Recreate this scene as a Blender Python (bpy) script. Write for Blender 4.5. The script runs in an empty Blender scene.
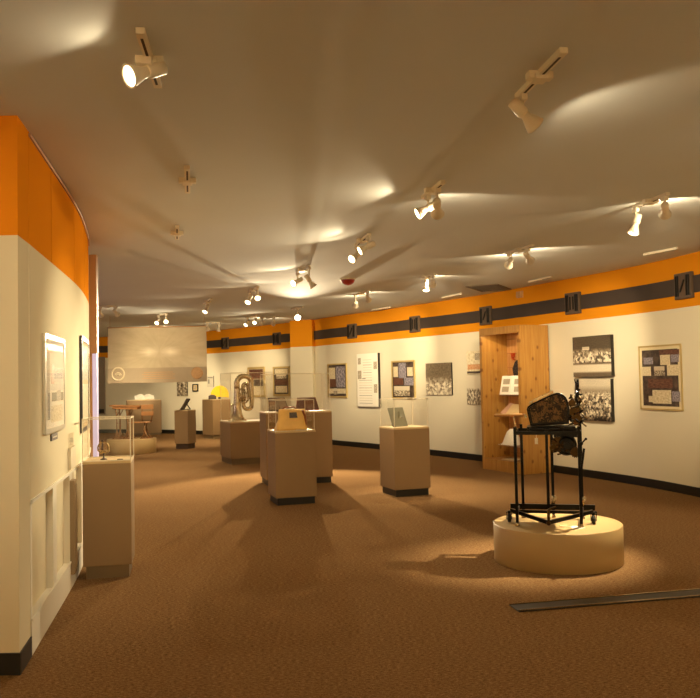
import bpy, bmesh, math, random
from math import sin, cos, pi, atan2, radians as R, sqrt
from mathutils import Vector, Matrix
random.seed(7)
scn = bpy.context.scene
COL = scn.collection

# ------------------------------------------------------------------ camera
F, EYE, CEIL = 800.0, 1.55, 3.04
PITCH, ROLL = math.atan(30 / 800), 0.02
_fw = Vector((0, cos(PITCH), sin(PITCH))); _u = Vector((0, -sin(PITCH), cos(PITCH))); _r = Vector((1, 0, 0))
_rt = cos(ROLL) * _r - sin(ROLL) * _u; _up = sin(ROLL) * _r + cos(ROLL) * _u
cd = bpy.data.cameras.new('camera'); cam = bpy.data.objects.new('camera', cd); COL.objects.link(cam)
cd.sensor_fit = 'HORIZONTAL'; cd.sensor_width = 36; cd.lens = 36 * F / 700; cd.clip_start = .05; cd.clip_end = 200
M = Matrix.Identity(4)
for i in range(3): M[i][0] = _rt[i]; M[i][1] = _up[i]; M[i][2] = -_fw[i]
M[2][3] = EYE
cam.matrix_world = M
scn.camera = cam

# survey of the photograph: where a sight line meets the floor, the ceiling or a wall of the gallery
def ray(x, y): return _fw + (x - 350) / F * _rt + (349 - y) / F * _up
def onz(x, y, z=0.0):
    d = ray(x, y); t = (z - EYE) / d.z
    return Vector((d.x * t, d.y * t, z))
def catmull(P, n=10):
    out = []
    Q = [2 * P[0] - P[1]] + P + [2 * P[-1] - P[-2]]
    for i in range(1, len(Q) - 2):
        a, b, c, d = Q[i - 1:i + 3]
        for k in range(n):
            t = k / n
            out.append(.5 * (2 * b + (c - a) * t + (2 * a - 5 * b + 4 * c - d) * t * t + (3 * b - a - 3 * c + d) * t ** 3))
    return out + [P[-1]]
def V2(l): return [Vector(p) for p in l]
RIGHT = catmull(V2([(-.95, 19.98), (-.44, 19.05), (.55, 17.65), (1.55, 16.05), (2.4, 14.62), (3.28, 12.7), (3.98, 11.1), (4.33, 9.88), (4.8, 7.9), (5.25, 5.2), (5.5, 2), (5.5, -3)]))
BACK = catmull(V2([(-10, 25.6), (-8, 25.4), (-6.1, 24.75), (-4.3, 23.6), (-2.7, 21.95), (-1.15, 20.15)]))
LEFT = catmull(V2([(-1.86, 4.64), (-2.25, 6.58), (-2.56, 7.8), (-2.74, 8.4)]))
def onwall(px, py, curve):
    d = ray(px, py)
    for a, b in zip(curve, curve[1:]):
        # a + s(b-a) = t d
        e = b - a; det = e.x * (-d.y) + d.x * e.y
        if abs(det) < 1e-9: continue
        s = (-a.x * (-d.y) - d.x * a.y) / det
        t = (a.x + s * e.x) / d.x if abs(d.x) > 1e-6 else (a.y + s * e.y) / d.y
        if -1e-6 <= s <= 1 + 1e-6 and t > 0: return Vector((d.x * t, d.y * t, EYE + d.z * t))
    return None

# ------------------------------------------------------------------ materials
def lin(c):
    if isinstance(c, str): c = tuple(int(c[i:i + 2], 16) / 255 for i in (0, 2, 4))
    return tuple((v / 12.92 if v <= .04045 else ((v + .055) / 1.055) ** 2.4) for v in c[:3]) + (1,)
class NT:
    def __init__(s, name):
        s.m = bpy.data.materials.new(name); s.m.use_nodes = True; s.t = s.m.node_tree; s.n = s.t.nodes
        s.b = s.n['Principled BSDF']; s.out = s.n['Material Output']
    def new(s, k, **kw):
        n = s.n.new(k)
        for a, v in kw.items():
            if a in n.inputs: n.inputs[a].default_value = v
            else: setattr(n, a, v)
        return n
    def link(s, a, b): s.t.links.new(a, b)
    def setin(s, sock, v):
        if hasattr(v, 'is_linked') or isinstance(v, bpy.types.NodeSocket): s.link(v, sock)
        else: sock.default_value = v
    def mixc(s, f, a, b, bt='MIX'):
        n = s.n.new('ShaderNodeMix'); n.data_type = 'RGBA'; n.blend_type = bt
        s.setin(n.inputs[0], f); s.setin(n.inputs[6], a); s.setin(n.inputs[7], b)
        return n.outputs[2]
    def math(s, op, a, b=0.0, c=0.0):
        n = s.n.new('ShaderNodeMath'); n.operation = op
        s.setin(n.inputs[0], a); s.setin(n.inputs[1], b); s.setin(n.inputs[2], c)
        return n.outputs[0]
    def ramp(s, f, stops):
        n = s.n.new('ShaderNodeValToRGB'); e = n.color_ramp.elements
        while len(e) < len(stops): e.new(.5)
        for k, (p, c) in zip(e, stops): k.position = p; k.color = lin(c)
        s.link(f, n.inputs[0]); return n.outputs[0]
    def noise(s, scale, detail=3, vec=None, rough=.5):
        n = s.n.new('ShaderNodeTexNoise'); n.inputs['Scale'].default_value = scale; n.inputs['Detail'].default_value = detail
        n.inputs['Roughness'].default_value = rough
        if vec is not None: s.link(vec, n.inputs['Vector'])
        return n.outputs['Fac']
    def coord(s, k='Object'): return s.n.new('ShaderNodeTexCoord').outputs[k]
    def mapping(s, vec, scale=(1, 1, 1), rot=(0, 0, 0)):
        n = s.n.new('ShaderNodeMapping'); s.link(vec, n.inputs[0]); n.inputs['Scale'].default_value = scale; n.inputs['Rotation'].default_value = rot
        return n.outputs[0]
    def bump(s, h, strength=.2, dist=.01):
        n = s.n.new('ShaderNodeBump'); n.inputs['Strength'].default_value = strength; n.inputs['Distance'].default_value = dist
        s.link(h, n.inputs['Height']); s.link(n.outputs[0], s.b.inputs['Normal'])
def simple(name, c, rough=.6, metal=0, var=.06, scale=8, bump=0):
    t = NT(name); c = lin(c)
    f = t.noise(scale, 3, t.coord())
    lo = tuple(v * (1 - var) for v in c[:3]) + (1,); hi = tuple(min(1, v * (1 + var)) for v in c[:3]) + (1,)
    t.link(t.mixc(f, lo, hi), t.b.inputs['Base Color'])
    t.b.inputs['Roughness'].default_value = rough; t.b.inputs['Metallic'].default_value = metal
    if bump: t.bump(t.noise(scale * 12, 2, t.coord()), bump)
    return t.m
MT = {}
def wall_mat(name, body, orange):
    t = NT(name)
    g = t.n.new('ShaderNodeNewGeometry'); sp = t.n.new('ShaderNodeSeparateXYZ'); t.link(g.outputs['Position'], sp.inputs[0])
    f = t.math('GREATER_THAN', sp.outputs['Z'], 2.375)
    n = t.noise(1.5, 3, g.outputs['Position'])
    b = t.mixc(n, tuple(v * .96 for v in lin(body)[:3]) + (1,), lin(body))
    o = t.mixc(n, lin(orange), tuple(v * .93 for v in lin(orange)[:3]) + (1,))
    t.link(t.mixc(f, b, o), t.b.inputs['Base Color']); t.b.inputs['Roughness'].default_value = .85; t.b.inputs['Specular IOR Level'].default_value = 0
    t.bump(t.noise(90, 2, g.outputs['Position']), .06)
    return t.m
MT['wall'] = wall_mat('painted_wall', 'DFD6BC', 'DA8C1C')
MT['wall_left'] = wall_mat('painted_partition', 'DDD3B6', 'DC861C')
MT['ceiling'] = simple('ceiling_paint', 'D2D3CE', .9, var=.03, scale=2, bump=.05)
def carpet():
    t = NT('carpet')
    c = t.coord()
    a = t.noise(70, 4, t.mapping(c, (.6, 1.6, 1)), .7); b = t.noise(210, 2, c); l = t.noise(.9, 2, c)
    f = t.math('ADD', t.math('MULTIPLY', a, .6), t.math('MULTIPLY', b, .4))
    col = t.ramp(f, [(.38, '442F1A'), (.5, '7E5F41'), (.62, 'B6966C')])
    col = t.mixc(.35, col, t.mixc(l, lin('684C2E'), lin('826442')), 'MIX')
    t.link(col, t.b.inputs['Base Color']); t.b.inputs['Roughness'].default_value = .95
    t.b.inputs['Specular IOR Level'].default_value = 0
    t.bump(f, .5, .01)
    return t.m
MT['carpet'] = carpet()
MT['black'] = simple('black_vinyl', '17140F', .45)
MT['band'] = simple('dark_band', '3A3029', .6, var=.25, scale=3)
MT['plaque'] = simple('plaque_brown', '564636', .5)
MT['plaque_bar'] = simple('plaque_bar', '0F0D0B', .4)
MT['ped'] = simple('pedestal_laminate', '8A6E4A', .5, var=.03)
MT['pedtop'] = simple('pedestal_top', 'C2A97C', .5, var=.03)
MT['pedkick'] = simple('tan_plinth', '6E5A3C', .5)
MT['disc'] = simple('platform_paint', 'AC905F', .55, var=.03)
MT['iron'] = simple('black_iron', '120F0C', .28, .6, var=.3, scale=20)
MT['steel'] = simple('worn_steel', 'A08C6C', .22, .9, var=.3, scale=30)
MT['bronze'] = simple('bronze', '4C3719', .35, .8, var=.4, scale=30)
MT['castpattern'] = None
MT['cream'] = simple('cream_enamel', 'EADFC6', .4)
MT['slot'] = simple('slot_dark', '3A2410', .6)
MT['brass'] = simple('aged_brass', 'A98F62', .25, 1, var=.15, scale=10)
MT['silverbrass'] = simple('tarnished_silver', 'CDBB96', .26, 1, var=.2, scale=8)
MT['gold_leather'] = simple('gold_leather', 'F0C56C', .45, var=.15, scale=9, bump=.2)
MT['leather_dark'] = simple('dark_leather', '8A4A1C', .5, var=.2)
MT['paper'] = simple('paper', 'F2EBDA', .8, var=.03)
MT['paper_tan'] = simple('tan_paper', 'D9BE8C', .8, var=.1)
MT['paper_pink'] = simple('pink_paper', 'C69C86', .8, var=.1)
MT['greybook'] = simple('grey_green_cover', '7C7A66', .5, var=.08)
MT['dark'] = simple('dark_brown', '3A2A20', .5)
MT['redbrown'] = simple('red_brown', '7E3E26', .5, var=.2)
MT['red'] = simple('red_plastic', '9A1E10', .35)
MT['ribbon'] = simple('red_orange_ribbon', 'B4481C', .6)
MT['yellow'] = simple('yellow_plumage', 'E6BE1C', .6, var=.1, scale=20)
MT['white'] = simple('white_cloth', 'E9E2D2', .85, var=.04, bump=.2)
MT['cloth_dark'] = simple('dark_cloth', '241A18', .9)
MT['oak'] = simple('desk_wood', 'A5713C', .45, var=.2, scale=14)
MT['rustiron'] = simple('brown_iron', '8A6238', .5, .4, var=.2)
MT['frame_gold'] = simple('pale_gold_frame', 'C6AE72', .35, .3)
MT['frame_pale'] = simple('silver_frame', 'C9C1AC', .35, .3)
MT['frame_black'] = simple('black_frame', '16110D', .4)
MT['mat_cream'] = simple('cream_mount', 'E6D8B0', .8, var=.03)
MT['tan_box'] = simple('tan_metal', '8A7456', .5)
MT['stilewhite'] = simple('wainscot_paint', 'DDD6C4', .6, var=.03)
MT['slatm'] = simple('slat_grey', '6A5C48', .7)
MT['lav_glow'] = simple('lavender_glow', 'C9C2DE', .35)
_b = MT['lav_glow'].node_tree.nodes['Principled BSDF']; _b.inputs['Emission Color'].default_value = lin('CFC6F2'); _b.inputs['Emission Strength'].default_value = .45  # cool light painted in as emission; the post is no lamp
MT['trimtan'] = simple('tan_trim', 'B98A58', .5)
MT['greypanel'] = simple('grey_panel', '8C7E6C', .7)
MT['rubber'] = simple('rubber', '191512', .6)
def wood(name, c1, c2, knots=True):
    t = NT(name); c = t.coord('Object')
    v = t.mapping(c, (9, 9, .55))
    f = t.noise(3, 5, v, .6)
    col = t.ramp(f, [(.3, c1), (.7, c2)])
    if knots:
        vo = t.n.new('ShaderNodeTexVoronoi'); vo.inputs['Scale'].default_value = 1.0; vo.voronoi_dimensions = '2D'; sx = t.n.new('ShaderNodeSeparateXYZ'); t.link(c, sx.inputs[0]); cb = t.n.new('ShaderNodeCombineXYZ'); t.link(t.math('MULTIPLY', sx.outputs[1], 4.5), cb.inputs[0]); t.link(t.math('MULTIPLY', sx.outputs[2], 3.2), cb.inputs[1]); t.link(cb.outputs[0], vo.inputs[0])
        k = t.n.new('ShaderNodeMapRange'); t.link(vo.outputs['Distance'], k.inputs[0]); k.inputs[1].default_value = .05; k.inputs[2].default_value = .13; k.inputs[3].default_value = .75; k.inputs[4].default_value = 0
        col = t.mixc(k.outputs[0], col, lin('6A3812'))
    t.link(col, t.b.inputs['Base Color']); t.b.inputs['Roughness'].default_value = .38
    return t.m
MT['pine'] = wood('knotty_pine', '9E6C2C', 'B98A44')
MT['pine_in'] = wood('pine_boards', 'A8703A', 'C6965C', False)
MT['traywood'] = wood('tray_wood', '9A6A30', 'C08C4C', False)
def acrylic(name, tint='FEFDFB', base=.05, edge=.0):
    t = NT(name); t.n.remove(t.b)
    tr = t.new('ShaderNodeBsdfTransparent'); tr.inputs[0].default_value = lin(tint)
    gl = t.new('ShaderNodeBsdfGlossy'); gl.inputs['Roughness'].default_value = .03
    gl.inputs[0].default_value = (1, 1, 1, 1)
    g = t.n.new('ShaderNodeNewGeometry'); dt = t.n.new('ShaderNodeVectorMath'); dt.operation = 'DOT_PRODUCT'
    t.link(g.outputs['Incoming'], dt.inputs[0]); t.link(g.outputs['Normal'], dt.inputs[1])
    ca = t.math('SUBTRACT', 1, t.math('ABSOLUTE', dt.outputs['Value']))
    f = t.math('MULTIPLY_ADD', t.math('POWER', ca, 5), .55, base)
    mx = t.new('ShaderNodeMixShader'); t.link(f, mx.inputs[0]); t.link(tr.outputs[0], mx.inputs[1]); t.link(gl.outputs[0], mx.inputs[2])
    last = mx
    if edge:
        df = t.new('ShaderNodeBsdfDiffuse'); df.inputs[0].default_value = lin('F4EAD2')
        m2 = t.new('ShaderNodeMixShader'); m2.inputs[0].default_value = edge; t.link(mx.outputs[0], m2.inputs[1]); t.link(df.outputs[0], m2.inputs[2]); last = m2
    t.link(last.outputs[0], t.out.inputs[0])
    return t.m
MT['acrylic'] = acrylic('clear_acrylic', base=.03)
MT['acrylic_edge'] = acrylic('acrylic_edge', base=.05, edge=.7)
MT['glass'] = acrylic('cabinet_glass', base=.03)
def emit(name, c, s):
    t = NT(name); t.b.inputs['Emission Color'].default_value = lin(c); t.b.inputs['Emission Strength'].default_value = s
    t.b.inputs['Base Color'].default_value = lin(c); return t.m
MT['bulb'] = emit('lit_bulb', 'FFE9B8', 9)
MT['bulb_big'] = emit('lit_bulb_strong', 'FFF0C8', 26)
MT['fill_glow'] = emit('cabinet_fill_glow', 'FFE2A8', 1.2)  # glow of the strip added inside the cabinet
def photo(name, kind, sep=('1E1812', '8A7A62', 'F0E6CC')):
    """old monochrome prints: a tonal picture in the print's own 0..1 coordinates"""
    t = NT(name); uv = t.coord('UV'); s = t.n.new('ShaderNodeSeparateXYZ'); t.link(uv, s.inputs[0]); v = s.outputs[1]; u = s.outputs[0]
    def step(x, a, b):
        n = t.n.new('ShaderNodeMapRange'); n.inputs[1].default_value = a; n.inputs[2].default_value = b; t.link(x, n.inputs[0]); return n.outputs[0]
    def vor(sc, m):
        n = t.n.new('ShaderNodeTexVoronoi'); n.inputs['Scale'].default_value = sc; t.link(t.mapping(uv, m), n.inputs[0]); return n.outputs['Color'], n.outputs['Distance']
    if kind == 'stage':       # dark hall, seated players in bright rows, pale floor
        c, d = vor(22, (1, .8, 1)); rows = t.math('MULTIPLY', t.math('GREATER_THAN', t.new('ShaderNodeSeparateColor').outputs[0], 2), 0)
        sc = t.new('ShaderNodeSeparateColor'); t.link(c, sc.inputs[0])
        crowd = t.math('MULTIPLY', sc.outputs[0], 1.1)
        inband = t.math('MULTIPLY', step(v, .32, .36), t.math('SUBTRACT', 1, step(v, .56, .7)))
        base = t.math('ADD', .13, t.math('MULTIPLY', t.math('SUBTRACT', 1, step(v, .28, .33)), .75))
        low = t.math('MULTIPLY', t.math('SUBTRACT', 1, step(v, .08, .13)), -.65)
        sgn = t.math('MULTIPLY', t.math('MULTIPLY', t.math('GREATER_THAN', u, .26), t.math('LESS_THAN', u, .45)), t.math('MULTIPLY', t.math('GREATER_THAN', v, .66), t.math('LESS_THAN', v, .74)))
        val = t.math('ADD', t.math('ADD', base, low), t.math('ADD', t.math('MULTIPLY', inband, crowd), t.math('MULTIPLY', sgn, .6)))
    elif kind == 'crowd':     # pale sky over a packed street
        c, d = vor(26, (1, .75, 1)); sc = t.new('ShaderNodeSeparateColor'); t.link(c, sc.inputs[0])
        sky = step(v, .52, .85)
        mid = t.math('MULTIPLY', t.math('SUBTRACT', 1, step(v, .6, .72)), t.math('MULTIPLY_ADD', sc.outputs[1], 1.1, -.15))
        floor_ = t.math('MULTIPLY', t.math('SUBTRACT', 1, step(v, .06, .16)), -.5)
        val = t.math('ADD', t.math('ADD', t.math('MULTIPLY', sky, .7), mid), t.math('ADD', floor_, .1))
    elif kind == 'group':     # people in white before dark foliage
        c, d = vor(15, (1, 1, 1)); sc = t.new('ShaderNodeSeparateColor'); t.link(c, sc.inputs[0])
        up = t.math('MULTIPLY', t.noise(16, 4, uv), .75)
        f = t.math('SUBTRACT', 1, step(v, .35, .62))
        val = t.math('ADD', t.math('MULTIPLY', t.math('SUBTRACT', 1, f), t.math('MULTIPLY', up, .8)), t.math('MULTIPLY', f, t.math('MULTIPLY_ADD', sc.outputs[0], .7, .38)))
    elif kind == 'rows':      # posed band in rows under a bright wall
        c, d = vor(18, (1, .7, 1)); sc = t.new('ShaderNodeSeparateColor'); t.link(c, sc.inputs[0])
        f = t.math('SUBTRACT', 1, step(v, .5, .6))
        val = t.math('ADD', t.math('MULTIPLY', t.math('SUBTRACT', 1, f), .85), t.math('MULTIPLY', f, t.math('MULTIPLY_ADD', sc.outputs[0], .9, .1)))
    elif kind == 'portrait':
        val = t.math('MULTIPLY_ADD', t.noise(5, 4, uv), 2.6, -.85)
    else:
        val = t.math('MULTIPLY_ADD', t.noise(9, 4, uv), 1.8, -.3)
    val = t.math('ADD', val, t.math('MULTIPLY_ADD', t.noise(40, 2, uv), .3, -.15))
    t.link(t.ramp(val, [(0, sep[0]), (.45, sep[1]), (1, sep[2])]), t.b.inputs['Base Color'])
    t.b.inputs['Roughness'].default_value = .35
    return t.m
for k in ('stage', 'crowd', 'group', 'rows', 'portrait', 'misc'): MT['ph_' + k] = photo('print_' + k, k)
MT['ph_brown'] = photo('print_brown', 'misc', ('2A1812', '5A3428', '8A6250'))
MT['ph_dark'] = photo('print_dark', 'misc', ('14100E', '3A2E2A', '6A5A50'))
MT['ph_pale'] = photo('print_pale', 'misc', ('A09070', 'D8C8A0', 'F4EAD0'))
MT['ph_blue'] = photo('print_violet', 'misc', ('2A2830', '6A6678', 'D0C8D0'))
MT['ph_orange'] = photo('print_orange', 'misc', ('A05A28', 'C88A58', 'E8C8A0'))
MT['text'] = simple('grey_print', '8E8878', .8)
MT['textfaint'] = simple('faint_print', 'CFC5AE', .8)
def banner_mat():
    t = NT('banner_cloth'); uv = t.coord('UV'); s = t.n.new('ShaderNodeSeparateXYZ'); t.link(uv, s.inputs[0]); u, v = s.outputs[0], s.outputs[1]
    dx = t.math('SUBTRACT', u, .52); dy = t.math('SUBTRACT', v, .55)
    ang = t.math('ARCTAN2', dy, dx); rad = t.math('SQRT', t.math('ADD', t.math('MULTIPLY', dx, dx), t.math('MULTIPLY', dy, dy)))
    cmb = t.n.new('ShaderNodeCombineXYZ'); t.link(t.math('MULTIPLY', ang, 3), cmb.inputs[0]); t.link(t.math('MULTIPLY', rad, 1.6), cmb.inputs[1])
    rays = t.noise(2.2, 3, cmb.outputs[0])
    fall = t.math('MAXIMUM', t.math('SUBTRACT', 1, t.math('MULTIPLY', t.math('ABSOLUTE', t.math('SUBTRACT', t.math('ABSOLUTE', dx), .11)), 8)), 0)
    hor = t.math('MAXIMUM', t.math('SUBTRACT', 1, t.math('MULTIPLY', t.math('ABSOLUTE', dy), 9)), 0)
    f = t.math('ADD', t.math('MULTIPLY', rays, .3), t.math('MULTIPLY', t.math('MULTIPLY', fall, hor), .7))
    f = t.math('ADD', f, t.math('MULTIPLY', t.noise(7, 5, uv), .3))
    col = t.ramp(f, [(.12, 'B8A684'), (.4, 'CDBB98'), (.9, 'F2E6C8')])
    t.link(col, t.b.inputs['Base Color']); t.b.inputs['Roughness'].default_value = .9
    tr = t.new('ShaderNodeBsdfTransparent'); mx = t.new('ShaderNodeMixShader'); mx.inputs[0].default_value = .1
    t.link(t.b.outputs[0], mx.inputs[1]); t.link(tr.outputs[0], mx.inputs[2]); t.link(mx.outputs[0], t.out.inputs[0])
    return t.m
MT['banner'] = banner_mat()
MT['banner_stripe'] = simple('banner_grey_stripe', 'A8967A', .9)
MT['seal_pale'] = simple('seal_pale', 'DCCDAA', .9)
MT['seal_tan'] = simple('seal_tan', 'BE9668', .9, var=.2, scale=30)
def cast_pattern():
    t = NT('ornate_casting'); c = t.coord()
    f = t.noise(13, 6, c, .75)
    t.link(t.ramp(f, [(.36, '100C08'), (.45, '7A5A30'), (.5, '18110A'), (.58, '332410'), (.66, 'C8A468')]), t.b.inputs['Base Color'])
    t.b.inputs['Roughness'].default_value = .35; t.b.inputs['Metallic'].default_value = .4
    t.bump(f, .6, .02); return t.m
MT['castpattern'] = cast_pattern()

# ------------------------------------------------------------------ mesh builder
class MB:
    def __init__(s): s.v = []; s.f = []; s.sm = []; s.mi = []; s.uv = []; s.X = Matrix.Identity(4)
    def raw(s, V, Fs, smooth=False, mi=0, uvs=None):
        o = len(s.v); s.v += [s.X @ Vector(p) for p in V]
        for k, f in enumerate(Fs):
            s.f.append([i + o for i in f]); s.sm.append(smooth); s.mi.append(mi); s.uv.append(uvs[k] if uvs else None)
        return s
    def box(s, c, d, bev=0, mi=0, mat=None):
        bm = bmesh.new(); bmesh.ops.create_cube(bm, size=1)
        for v in bm.verts: v.co = Vector((v.co.x * d[0], v.co.y * d[1], v.co.z * d[2]))
        if bev: bmesh.ops.bevel(bm, geom=bm.edges[:], offset=bev, segments=2, affect='EDGES', profile=.6)
        for v in bm.verts: v.co = (mat @ v.co if mat else v.co) + Vector(c)
        bm.verts.index_update()
        s.raw([v.co.copy() for v in bm.verts], [[v.index for v in f.verts] for f in bm.faces], False, mi); bm.free(); return s
    def tube(s, pts, r, seg=10, mi=0, closed=False, cap=True):
        pts = [Vector(p) for p in pts]; n = len(pts); rr = r if isinstance(r, (list, tuple)) else [r] * n
        V = []; ref = None
        for i, p in enumerate(pts):
            a = pts[(i - 1) % n] if (i or closed) else p; b = pts[(i + 1) % n] if (i < n - 1 or closed) else p
            t = (b - a).normalized()
            if ref is None: ref = t.orthogonal().normalized()
            else:
                ref = (ref - t * ref.dot(t))
                ref = ref.normalized() if ref.length > 1e-6 else t.orthogonal().normalized()
            q = t.cross(ref)
            for k in range(seg): V.append(p + rr[i] * (cos(2 * pi * k / seg) * ref + sin(2 * pi * k / seg) * q))
        Fs = []
        for i in range(n if closed else n - 1):
            j = (i + 1) % n
            for k in range(seg): l = (k + 1) % seg; Fs.append([i * seg + k, i * seg + l, j * seg + l, j * seg + k])
        s.raw(V, Fs, True, mi)
        if cap and not closed:
            o = len(s.v) - len(V)
            for base, rev in ((0, True), ((n - 1) * seg, False)):
                f = [o + base + k for k in range(seg)]
                s.f.append(f[::-1] if rev else f); s.sm.append(False); s.mi.append(mi); s.uv.append(None)
        return s
    def cyl(s, a, b, r0, r1=None, seg=16, mi=0): return s.tube([a, b], [r0, r0 if r1 is None else r1], seg, mi)
    def bar(s, a, b, w, d=None, mi=0, bev=0):
        a, b = Vector(a), Vector(b); t = b - a; q = t.to_track_quat('Z', 'Y').to_matrix()
        return s.box((a + b) / 2, (w, d or w, t.length), bev, mi, q)
    def lathe(s, prof, seg=24, mi=0, M=None, cap=True, smooth=True):
        V = []; Fs = []
        for r, z in prof:
            for k in range(seg):
                p = Vector((r * cos(2 * pi * k / seg), r * sin(2 * pi * k / seg), z)); V.append(M @ p if M else p)
        for i in range(len(prof) - 1):
            for k in range(seg): l = (k + 1) % seg; Fs.append([i * seg + k, i * seg + l, (i + 1) * seg + l, (i + 1) * seg + k])
        s.raw(V, Fs, smooth, mi)
        if cap:
            o = len(s.v) - len(V)
            for base, rev in ((0, True), ((len(prof) - 1) * seg, False)):
                f = [o + base + k for k in range(seg)]; s.f.append(f[::-1] if rev else f); s.sm.append(False); s.mi.append(mi); s.uv.append(None)
        return s
    def ball(s, c, r, seg=14, mi=0, sc=(1, 1, 1)):
        n = seg // 2
        prof = [(max(1e-4, r * sin(pi * i / n)), -r * cos(pi * i / n)) for i in range(n + 1)]
        return s.lathe(prof, seg, mi, Matrix.Translation(c) @ Matrix.Diagonal((*sc, 1)), False)
    def torus(s, c, Rm, r, axis='y', seg=28, mi=0, sx=1, sz=1):
        P = []
        for k in range(seg):
            a = 2 * pi * k / seg; x, z = Rm * cos(a) * sx, Rm * sin(a) * sz
            P.append(Vector(c) + Vector({'y': (x, 0, z), 'z': (x, z, 0), 'x': (0, x, z)}[axis]))
        return s.tube(P, r, 8, mi, True)
    def prism(s, poly, y0, y1, mi=0, smooth=False):   # polygon in x,z extruded in y
        n = len(poly); V = [(x, y0, z) for x, z in poly] + [(x, y1, z) for x, z in poly]
        Fs = [list(range(n)), list(range(2 * n - 1, n - 1, -1))] + [[i, i + n, (i + 1) % n + n, (i + 1) % n] for i in range(n)]
        return s.raw(V, Fs, smooth, mi)
    def quad(s, a, b, c, d, mi=0): return s.raw([a, b, c, d], [[0, 1, 2, 3]], False, mi, [[(0, 0), (1, 0), (1, 1), (0, 1)]])
    def pic(s, x0, x1, z0, z1, y, mi=0): return s.quad((x0, y, z0), (x1, y, z0), (x1, y, z1), (x0, y, z1), mi)
    def build(s, name, mats, parent=None):
        me = bpy.data.meshes.new(name); me.from_pydata([tuple(p) for p in s.v], [], s.f)
        for m in (mats if isinstance(mats, (list, tuple)) else [mats]): me.materials.append(MT[m] if isinstance(m, str) else m)
        if any(s.uv):
            L = me.uv_layers.new(name='UVMap')
            for p in me.polygons:
                if s.uv[p.index]:
                    for k, li in enumerate(p.loop_indices): L.data[li].uv = s.uv[p.index][k]
        for p in me.polygons: p.use_smooth = s.sm[p.index]; p.material_index = s.mi[p.index]
        bm = bmesh.new(); bm.from_mesh(me)
        closed = [f for f in bm.faces]
        if not any(s.uv): bmesh.ops.recalc_face_normals(bm, faces=closed)
        bm.to_mesh(me); bm.free(); me.update()
        o = bpy.data.objects.new(name, me); COL.objects.link(o)
        if parent: o.parent = parent
        return o
def tag(o, label, cat, group=None):
    o['label'] = label; o['category'] = cat
    if group: o['group'] = group
    return o
def thing(name, label, cat, loc=(0, 0, 0), rz=0, group=None):
    o = bpy.data.objects.new(name, None); COL.objects.link(o); o.location = loc; o.rotation_euler = (0, 0, rz); o.empty_display_size = .1
    return tag(o, label, cat, group)
def place(o, loc, rz=0): o.location = loc; o.rotation_euler = (0, 0, rz); return o
def struct(o): o['kind'] = 'structure'; return o

# ------------------------------------------------------------------ the room
def offset(curve, d):     # to the left of travel
    out = []
    for i, p in enumerate(curve):
        a = curve[max(i - 1, 0)]; b = curve[min(i + 1, len(curve) - 1)]; t = (b - a).normalized()
        out.append(p + d * Vector((-t.y, t.x)))
    return out
def strip(mb, curve, z0, z1, d0, d1, mi=0):
    A, B = offset(curve, d0), offset(curve, d1); n = len(A)
    V = []
    for a, b in zip(A, B): V += [(a.x, a.y, z0), (b.x, b.y, z0), (b.x, b.y, z1), (a.x, a.y, z1)]
    Fs = [[0, 1, 2, 3], [4 * n - 1, 4 * n - 2, 4 * n - 3, 4 * n - 4]]
    for i in range(n - 1):
        for k in range(4): l = (k + 1) % 4; Fs.append([4 * i + k, 4 * i + 4 + k, 4 * i + 4 + l, 4 * i + l])
    return mb.raw(V, Fs, False, mi)
mb = MB(); mb.box((-2.4, 11.5, -.05), (18, 31, .1)); struct(mb.build('floor', 'carpet'))
mb = MB(); mb.box((-2.4, 11.5, CEIL + .05), (18, 31, .1)); struct(mb.build('ceiling', 'ceiling'))
# right wall: walking from far to near the room is on the right hand, so the outside is offset to the left
struct(strip(MB(), RIGHT, 0, CEIL, 0, .15).build('wall_right', 'wall'))
struct(strip(MB(), RIGHT, 0, .115, -.012, 0).build('baseboard_right', 'black'))
struct(strip(MB(), RIGHT, 2.54, 2.755, -.02, 0).build('trim_1', 'band'))
struct(strip(MB(), BACK, 0, CEIL, 0, .15).build('wall_back', 'wall'))
struct(strip(MB(), BACK, 0, .115, -.012, 0).build('baseboard_back', 'black'))
struct(strip(MB(), BACK, 2.54, 2.755, -.02, 0).build('trim_2', 'band'))
mb = MB()
pil = [(-1.5, 20.05), (-.93, 19.72), (-.7, 20.3), (-1.2, 20.7)]
mb.raw([(x, y, z) for z in (0, CEIL) for x, y in pil], [[0, 1, 2, 3], [7, 6, 5, 4], [0, 1, 5, 4], [1, 2, 6, 5], [2, 3, 7, 6], [3, 0, 4, 7]])
struct(mb.build('wall_corner', 'wall'))
# left partition: a deep block; its gallery face has an upper slab over recessed wainscot bays
def poly_block(mb, P, z0, z1):
    n = len(P); mb.raw([(x, y, z) for z in (z0, z1) for x, y in P], [list(range(n)), list(range(2 * n - 1, n - 1, -1))] + [[i, (i + 1) % n, (i + 1) % n + n, i + n] for i in range(n)])
LI = offset(LEFT, .045)
mb = MB()
core = [(-6.5, 4.36), (-1.81, 4.36), (-1.86, 4.635)] + [tuple(p) for p in LI] + [(-2.82, 8.44), (-10.2, 8.44), (-10.2, 4.6), (-6.5, 4.6)]
poly_block(mb, core, 0, CEIL)
up = strip(mb, LEFT, .885, CEIL, 0, .045)
struct(mb.build('wall_left', 'wall_left'))
mb = MB()
strip(mb, LEFT, 0, .2, -.004, .045)
def along(curve, s0, s1, n=3):
    L = [0]
    for a, b in zip(curve, curve[1:]): L.append(L[-1] + (b - a).length)
    out = []
    for k in range(n):
        s = s0 + (s1 - s0) * k / (n - 1)
        for i in range(len(curve) - 1):
            if L[i] <= s <= L[i + 1] + 1e-6: out.append(curve[i].lerp(curve[i + 1], (s - L[i]) / (L[i + 1] - L[i]))); break
    return out
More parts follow.
